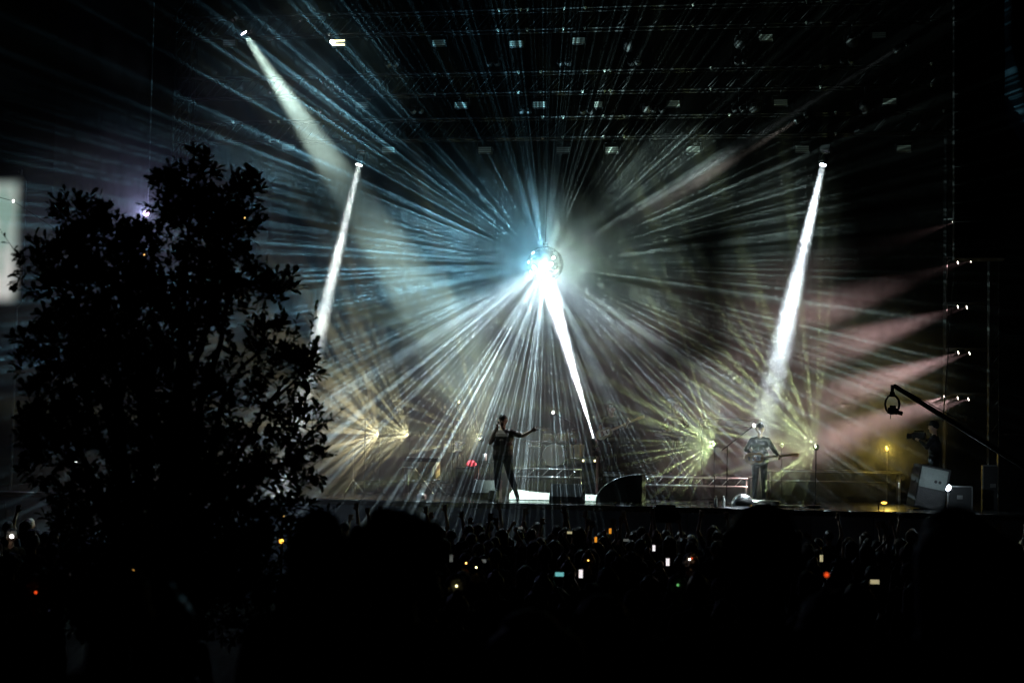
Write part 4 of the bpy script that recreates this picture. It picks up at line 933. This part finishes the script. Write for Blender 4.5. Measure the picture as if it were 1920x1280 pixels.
VL = {'plain_short': 'short-haired person in black standing in the dark crowd', 'plain_long': 'long-haired person in navy standing in the dark crowd', 'plain_cap': 'person in a pale cap standing in the dark crowd',
      'plain_bun': 'person with hair in a bun standing in the dark crowd', 'plain_curly': 'curly-haired person in grey standing in the dark crowd', 'right_up': 'person in navy raising one open hand high over the crowd',
      'left_up': 'long-haired person in black raising one bent arm in the crowd', 'both_up': 'short-haired person with both open hands raised in the crowd', 'wide_up': 'long-haired person with both arms flung wide in the crowd',
      'fist_up': 'person in a pale cap raising a closed fist in the crowd', 'phone_two': 'short-haired person holding up a phone with both hands', 'phone_one': 'long-haired person holding up a phone in one hand'}
def place(key, x, dist, ytop=None, height=None, rz=0, label=None, group='crowd standing before the stage'):
    p = P(x, 900, dist); p.z = gz(dist)
    h = height or random.uniform(1.62, 1.82); k = h/1.76
    o = inst('person', VAR[key]); o.matrix_world = Matrix.Translation(p) @ Matrix.Rotation(rz+math.atan2(-p.x*.3, dist), 4, 'Z') @ Matrix.Diagonal((1, 1, k, 1)) @ Matrix.Scale(1.0, 4)
    tag(o, label or VL[key], 'person', None if label else group); o['_k'] = k; return o
del_keys = []
phone_body = MB().box((0, 0, 0), (.076, .010, .156)).mesh('case', 'black_paint', bevel=.003)
scr = {}
def phone(M, screen, label, group=None, wide=False):
    t = thing('phone', label, 'phone', M @ Matrix.Scale(.62, 4) @ (Matrix.Rotation(math.pi/2, 4, 'Y') if wide else Matrix.Identity(4)), group)
    inst('case', phone_body, t)
    if screen not in scr: scr[screen] = MB().box((0, 0, 0), (.068, .002, .142)).mesh('screen', screen)
    inst('screen', scr[screen], t, Matrix.Translation((0, -.0065, 0)))
    return t
random.seed(21)
# front row with raised arms, from the photograph
FR = [('right_up', 648, 35.6), ('fist_up', 672, 35.0), ('left_up', 735, 35.8), ('right_up', 784, 35.4), ('right_up', 848, 34.8), ('left_up', 828, 35.6), ('both_up', 908, 34.6), ('phone_two', 975, 34.8), ('left_up', 1040, 35.6), ('right_up', 1046, 34.9),
      ('left_up', 1088, 35.0), ('right_up', 1078, 36), ('both_up', 1128, 35.0), ('right_up', 1158, 35.8), ('right_up', 1204, 34.6), ('left_up', 1338, 35.4), ('right_up', 1346, 34.7), ('wide_up', 1592, 32.6), ('right_up', 1628, 35), ('left_up', 1690, 34.2), ('right_up', 1660, 35.6)]
used = []
for key, x, d in FR: place(key, x, d, rz=random.uniform(-.25, .25)); used.append((x, d))
# person holding a dark board over the head
bo = place('both_up', 1250, 34.9, height=1.72, label='person holding a wide dark board overhead with both hands')
pb_ = P(1250, 900, 34.9); k = bo['_k']
o = MB().prism([(-.26, -.17), (.26, -.17), (.30, -.05), (.17, .17), (-.17, .17), (-.30, -.05)], -.012, .012).build('sign_board', 'black_cloth'); o.matrix_world = Matrix.Translation((pb_.x, pb_.y+.13, gz(34.9)+2.0*k+.10)); tag(o, 'wide dark board held up over the crowd', 'board')
# phones held up: screen pixel, distance, screen material
PH = [(1089, 1075, 19.5, 'phone_white', 0, 'bright white phone screen with an upright picture, lowest in the crowd'), (1252, 1053, 22, 'phone_white', 0, 'bright pinkish-white phone screen in the middle of the crowd'), (1226, 1027, 27, 'phone_white', 0, 'small white phone screen held at head height behind two others'),
      (1049, 1076, 19, 'phone_teal', 1, 'small teal phone screen turned sideways'), (1144, 995, 31, 'phone_orange', 0, 'bright orange phone screen held just under the stage front'), (1117, 1011, 30, 'phone_orange', 0, 'dimmer orange phone screen beside a raised arm'),
      (1540, 1046, 24, 'phone_yellow', 0, 'pale yellow phone screen beside the person with arms flung wide'), (905, 1051, 23, 'phone_dim', 1, 'dim grey phone screen under the singer'), (1019, 1041, 25, 'phone_dim', 0, 'dim square phone screen in the crowd'),
      (1174, 1012, 30, 'phone_dim', 1, 'faint white phone screen turned sideways beside the orange one'), (1068, 998, 33, 'phone_yellow', 1, 'tiny yellowish phone screen among the raised arms'), (1640, 1090, 18, 'phone_yellow', 1, 'yellowish phone screen low beside the big foreground head'),
      (846, 1046, 23, 'phone_dim', 0, 'dim pale phone screen beside the blurred foreground head'), (976, 989, 34.6, 'phone_dim', 1, 'phone held up sideways by both hands below the singer')]
for x, y, d, mm, wd, lab in PH:
    p = P(x, y, d); key = 'phone_one'
    phone(Matrix.Translation(p), mm, lab, wide=bool(wd))
    # the holder stands so that the raised hand meets the phone
    o = inst('person', VAR['phone_one']); k = (p.z-gz(d))/1.95
    k = min(1.12, max(.86, k)); hz = gz(d) if abs((p.z-gz(d))/1.95-k) < .02 else p.z-1.95*k
    o.matrix_world = Matrix.Translation((p.x-.24, p.y-.40, hz)) @ Matrix.Diagonal((1, 1, k, 1))
    tag(o, VL['phone_one'], 'person', 'crowd standing before the stage'); used.append((x, d))
# small lights: wristbands and lighters
for x, y, d, mm, r, lab in ((1550, 1077, 10.0, 'dot_red', .013, 'blurred red light glowing in the dark foreground'), (67, 1110, 14, 'dot_red', .012, 'tiny red light under the dark tree'), (22, 1005, 30, 'dot_white', .035, 'small white lamp low at the dark side of the tree'),
                        (1271, 1096, 17, 'dot_green', .012, 'tiny green light low in the crowd'), (893, 1063, 22, 'dot_yellow', .012, 'tiny yellow wristband light under the singer'), (874, 1055, 23, 'dot_orange', .014, 'tiny orange light beside the blurred foreground head'),
                        (1293, 1048, 24, 'dot_white', .014, 'tiny white light beside a red glow in the crowd'), (1297, 1046, 24, 'dot_red', .014, 'tiny red glow beside a white light in the crowd'), (856, 1098, 16, 'dot_yellow', .010, 'tiny yellow-green light low beside the foreground head'), (1103, 1050, 24, 'dot_orange', .012, 'tiny orange glint in the middle of the crowd')):
    p = P(x, y, d); t = thing('wrist_light', lab, 'light', Matrix.Translation(p))
    MB().lathe([(0, r), (r*.8, r*.6), (r, 0), (r*.8, -r*.6), (0, -r)], 10).build('lamp', mm, t, True)
    MB().lathe([(r*.5, -r*1.6), (r*1.1, -r*1.5), (r*1.1, -r), (r*.5, -r*.9)], 10).build('band', 'black_cloth', t)
    if d > 10.5:
        o = place(random.choice(('plain_short', 'plain_bun', 'plain_cap')), x+2, d+.25, height=1.7); used.append((x, d))
# the rest of the crowd, row by row
rows_ = [36.3, 35.2, 34.0, 32.7, 31.2, 29.6, 27.8, 25.8, 23.8, 21.8, 19.8, 17.8, 15.9, 14.1, 12.4]
for ri, d in enumerate(rows_):
    step = 82*36/d*random.uniform(.95, 1.05) if d > 20 else 105*36/d
    x = -30+random.uniform(0, step)
    while x < 1960:
        xx = x+random.uniform(-.25, .25)*step; x += step
        if 140 < xx < 540 and d > 15: continue                    # hidden behind the tree
        if 120 < xx < 480 and d > 14.5: continue
        if any(abs(xx-ux)*d/3440 < .38 and abs(ud-d) < .5 for ux, ud in used): continue
        dd = d+random.uniform(-.3, .3)
        place(random.choices(('plain_short', 'plain_long', 'plain_cap', 'plain_bun', 'plain_curly', 'left_up', 'right_up'), (5, 4, 1.5, 2, 2, 5 if d > 33 else .4 if d > 27 else 0, 6 if d > 33 else .5 if d > 27 else 0))[0], xx, dd, height=random.uniform(1.58, 1.80), rz=random.uniform(-.3, .3)); used.append((xx, dd))
# foreground heads, close to the camera and out of focus
for key, x, y, d, rz, lab in (('plain_curly', 745, 966, 4.9, .1, 'blurred curly dark head rising close before the percussion'), ('plain_short', 1428, 962, 4.4, -.2, 'blurred broad dark head close below the mirrored dome'), ('plain_long', 1806, 968, 4.5, .15, 'blurred dark head close below the tilted speaker'),
                              ('hood', 600, 952, 6.2, .3, 'blurred pointed hood beside the lower edge of the tree'), ('plain_cap', 205, 1078, 4.6, -.1, 'dim blurred head under the dark tree, with a faint rim'), ('plain_bun', 305, 1090, 5.2, .2, 'second dim head under the dark tree'),
                              ('plain_short', 1130, 1130, 6.0, 0, 'black unlit head low in the middle of the foreground'), ('plain_long', 1000, 1160, 5.0, .2, 'black long-haired head low in the foreground below the singer'), ('plain_short', 1560, 1125, 5.4, 0, 'black short-haired head behind the blurred red light')):
    p = P(x, y, d); top = {'plain_curly': 1.80, 'hood': 1.83, 'plain_bun': 1.83}.get(key, 1.775); h = (p.z-gz(d))
    o = inst('person', VAR[key]); o.matrix_world = Matrix.Translation((p.x, p.y, gz(d) if h > 1.3 else p.z-1.6)) @ Matrix.Rotation(rz, 4, 'Z') @ Matrix.Diagonal((1.05, 1.05, max(h, 1.6 if h <= 1.3 else 0)/top, 1))
    tag(o, lab, 'person')
for o in bpy.data.objects:
    if '_k' in o: del o['_k']

# ------------------------------------------------------------------ tree
TD = 14.0; base = P(300, 900, TD); base.z = gz(TD)
tree = thing('oak_tree', 'dark leafy tree standing in the crowd before the stage', 'tree', Matrix.Translation(base))
TP = 3440/TD
BL = [(382, 330, 38, 1), (320, 372, 44, 1), (432, 375, 48, .9), (466, 348, 18, .8), (350, 425, 64, 1), (425, 440, 62, .9), (476, 440, 26, .8), (300, 350, 18, .7),
      (150, 408, 40, .9), (190, 452, 62, 1), (112, 470, 48, .9), (62, 482, 32, .7), (38, 500, 18, .6), (140, 545, 82, 1), (235, 510, 72, 1), (270, 470, 40, .9),
      (255, 600, 105, 1), (352, 555, 95, 1), (432, 520, 62, .9), (500, 545, 36, .8), (520, 535, 20, .7), (445, 590, 45, .5), (120, 635, 78, .9), (55, 640, 26, .6), (75, 690, 40, .7), (350, 660, 70, .6),
      (548, 690, 46, .95), (575, 690, 26, .8), (500, 640, 50, .8), (440, 690, 60, .55), (205, 720, 120, 1), (330, 760, 110, .9), (105, 750, 66, .8), (55, 795, 38, .7), (60, 830, 34, .7), (480, 770, 62, .6), (560, 800, 46, .75), (600, 862, 24, .7), (530, 850, 50, .7),
      (130, 850, 86, .9), (300, 880, 140, 1), (450, 880, 90, .9), (548, 900, 34, .7), (560, 950, 30, .7), (190, 980, 110, 1), (390, 985, 130, 1), (520, 985, 46, .8), (300, 1060, 150, 1), (470, 1060, 80, .9), (420, 1130, 100, 1.1), (270, 1150, 120, 1.1), (140, 1110, 90, 1.1)]
rnd = random.Random(3)
tb = MB()                                        # trunk and limbs
def limb(a, b, r0, r1, sag=.1):
    a, b = Vector(a), Vector(b); prev = a; n_ = 5
    for i in range(1, n_+1):
        f = i/n_; q = a.lerp(b, f)+Vector((rnd.uniform(-1, 1), rnd.uniform(-1, 1), rnd.uniform(-.5, 1)))*.03*(b-a).length*math.sin(math.pi*f)
        tb.tube(prev, q, r0+(r1-r0)*(f-1/n_), r0+(r1-r0)*f, 7, caps=False); prev = q
fork = Vector((0, 0, 1.6))
MBt = MB(); MBt.lathe([(.19, 0), (.13, .12), (.11, .5), (.10, 1.1), (.085, 1.7)], 12)
MBt.build('trunk', 'bark', tree, True)
cents = []
for x, y, r, w in BL:
    p = P(x, y, TD)-base; p.y += rnd.uniform(-.35, .35); cents.append((p, r*.88/TP, w))
big = [c_ for c_ in cents if c_[1] > 52/TP]
for p, r, w in big: limb(fork+Vector((rnd.uniform(-.05, .05), 0, rnd.uniform(-.3, .05))), p, .055, .014)
for p, r, w in cents:
    if r <= 52/TP: q = min(big, key=lambda c_: (c_[0]-p).length)[0]; limb(q, p, .018, .006)
tb.build('limbs', 'bark', tree, True)
# leaves: lobed oak-like blades on short twigs
def leaf_geo(L_, W_):
    prof = [(0, 0), (.25, .55), (.38, .42), (.55, 1.0), (.68, .72), (.84, .8), (1, 0)]
    return [(L_*t_, W_*.5*w_) for t_, w_ in prof]
LP = leaf_geo(.085, .046)
def leaf_verts(o_, d, s, nrm, k):
    mid = [o_+d*(x*k)-nrm*(x*x*1.2*k) for x, w in LP]; A = [m_+s*(w*k)+nrm*(w*.25*k) for m_, (x, w) in zip(mid, LP)]; Bv = [m_-s*(w*k)+nrm*(w*.25*k) for m_, (x, w) in zip(mid, LP)]
    return mid, A, Bv
lv, lf = [], []; tw = MB(); single = []
def sprig(o_, d, n_, ln, k0=1.0, single_ok=False):
    d = d.normalized(); e = o_+d*ln; tw.tube(o_, e, .004, .002, 4, caps=False)
    for i in range(n_):
        f = .25+.75*i/max(1, n_-1); q = o_.lerp(e, f); a_ = i*2.4+rnd.uniform(-.5, .5); x_ = d.orthogonal().normalized(); y_ = d.cross(x_)
        side = x_*math.cos(a_)+y_*math.sin(a_); dd = (d*rnd.uniform(.35, 1.0)+side*rnd.uniform(.5, 1.0) if i < n_-1 else d+side*.2).normalized()
        s_ = dd.cross(Vector((rnd.uniform(-.6, .6), rnd.uniform(-.6, .6), 1))).normalized(); nr = s_.cross(dd); k = k0*rnd.uniform(.7, 1.15)
        if single_ok and len(single) < 280: single.append((q, dd, s_, nr, k)); continue
        mid, A, Bv = leaf_verts(q, dd, s_, nr, k); k_ = len(lv); m_ = len(mid)
        lv.extend([tuple(v) for v in A+mid+Bv])
        for j in range(m_-1):
            lf.append((k_+j, k_+j+1, k_+m_+j+1, k_+m_+j)); lf.append((k_+m_+j, k_+m_+j+1, k_+2*m_+j+1, k_+2*m_+j))
for p, r, w in cents:
    nn = int(9.5*w*w*(r*TP/20)**2)+8
    for i in range(nn):
        v = Vector((rnd.gauss(0, 1), rnd.gauss(0, 1), rnd.gauss(0, 1))).normalized(); f = rnd.random()**.45
        q = p+Vector((v.x*r, v.y*max(r, .25), v.z*r))*f*.93
        dv = (v+Vector((0, 0, .55))+Vector((rnd.uniform(-.5, .5), rnd.uniform(-.5, .5), rnd.uniform(-.3, .5)))).normalized()
        out_ = f > .9 and abs(v.y) < .5
        sprig(q, dv, rnd.randint(5, 8), rnd.uniform(.05, .11), single_ok=out_ and rnd.random() < .35)
# long bare shoots
for (x0, y0, x1, y1, n_) in ((575, 670, 591, 575, 9), (550, 650, 556, 600, 6), (585, 800, 588, 758, 7), (590, 812, 645, 765, 8), (35, 480, 2, 434, 4), (600, 862, 624, 850, 6), (140, 400, 150, 372, 5), (182, 400, 188, 368, 4), (610, 962, 630, 950, 4), (380, 320, 384, 294, 7)):
    a, b2 = P(x0, y0, TD)-base, P(x1, y1, TD)-base; sprig(a, b2-a, n_, (b2-a).length, .75, True)
    q = min(cents, key=lambda c_: (c_[0]-a).length)[0]; limb(q, a, .008, .004) if False else tw.tube(q, a, .008, .004, 5, caps=False)
tw.build('twigs', 'bark', tree)
me = bpy.data.meshes.new('crown'); me.from_pydata(lv, [], lf); me.materials.append(MAT['leaf_green']); me.shade_smooth()
cr = inst('crown', me, tree); cr['kind'] = 'stuff'
mid, A, Bv = leaf_verts(Vector((0, 0, 0)), Vector((1, 0, 0)), Vector((0, 1, 0)), Vector((0, 0, 1)), 1.0); m_ = len(mid)
lm = bpy.data.meshes.new('leaf'); lm.from_pydata([tuple(v) for v in A+mid+Bv], [], [f for j in range(m_-1) for f in ((j, j+1, m_+j+1, m_+j), (m_+j, m_+j+1, 2*m_+j+1, 2*m_+j))]); lm.materials.append(MAT['leaf_green'])
for q, dd, s_, nr, k in single:
    M3 = Matrix((dd, s_, nr)).transposed()*k; inst('leaf', lm, tree, Matrix.Translation(q) @ M3.to_4x4())
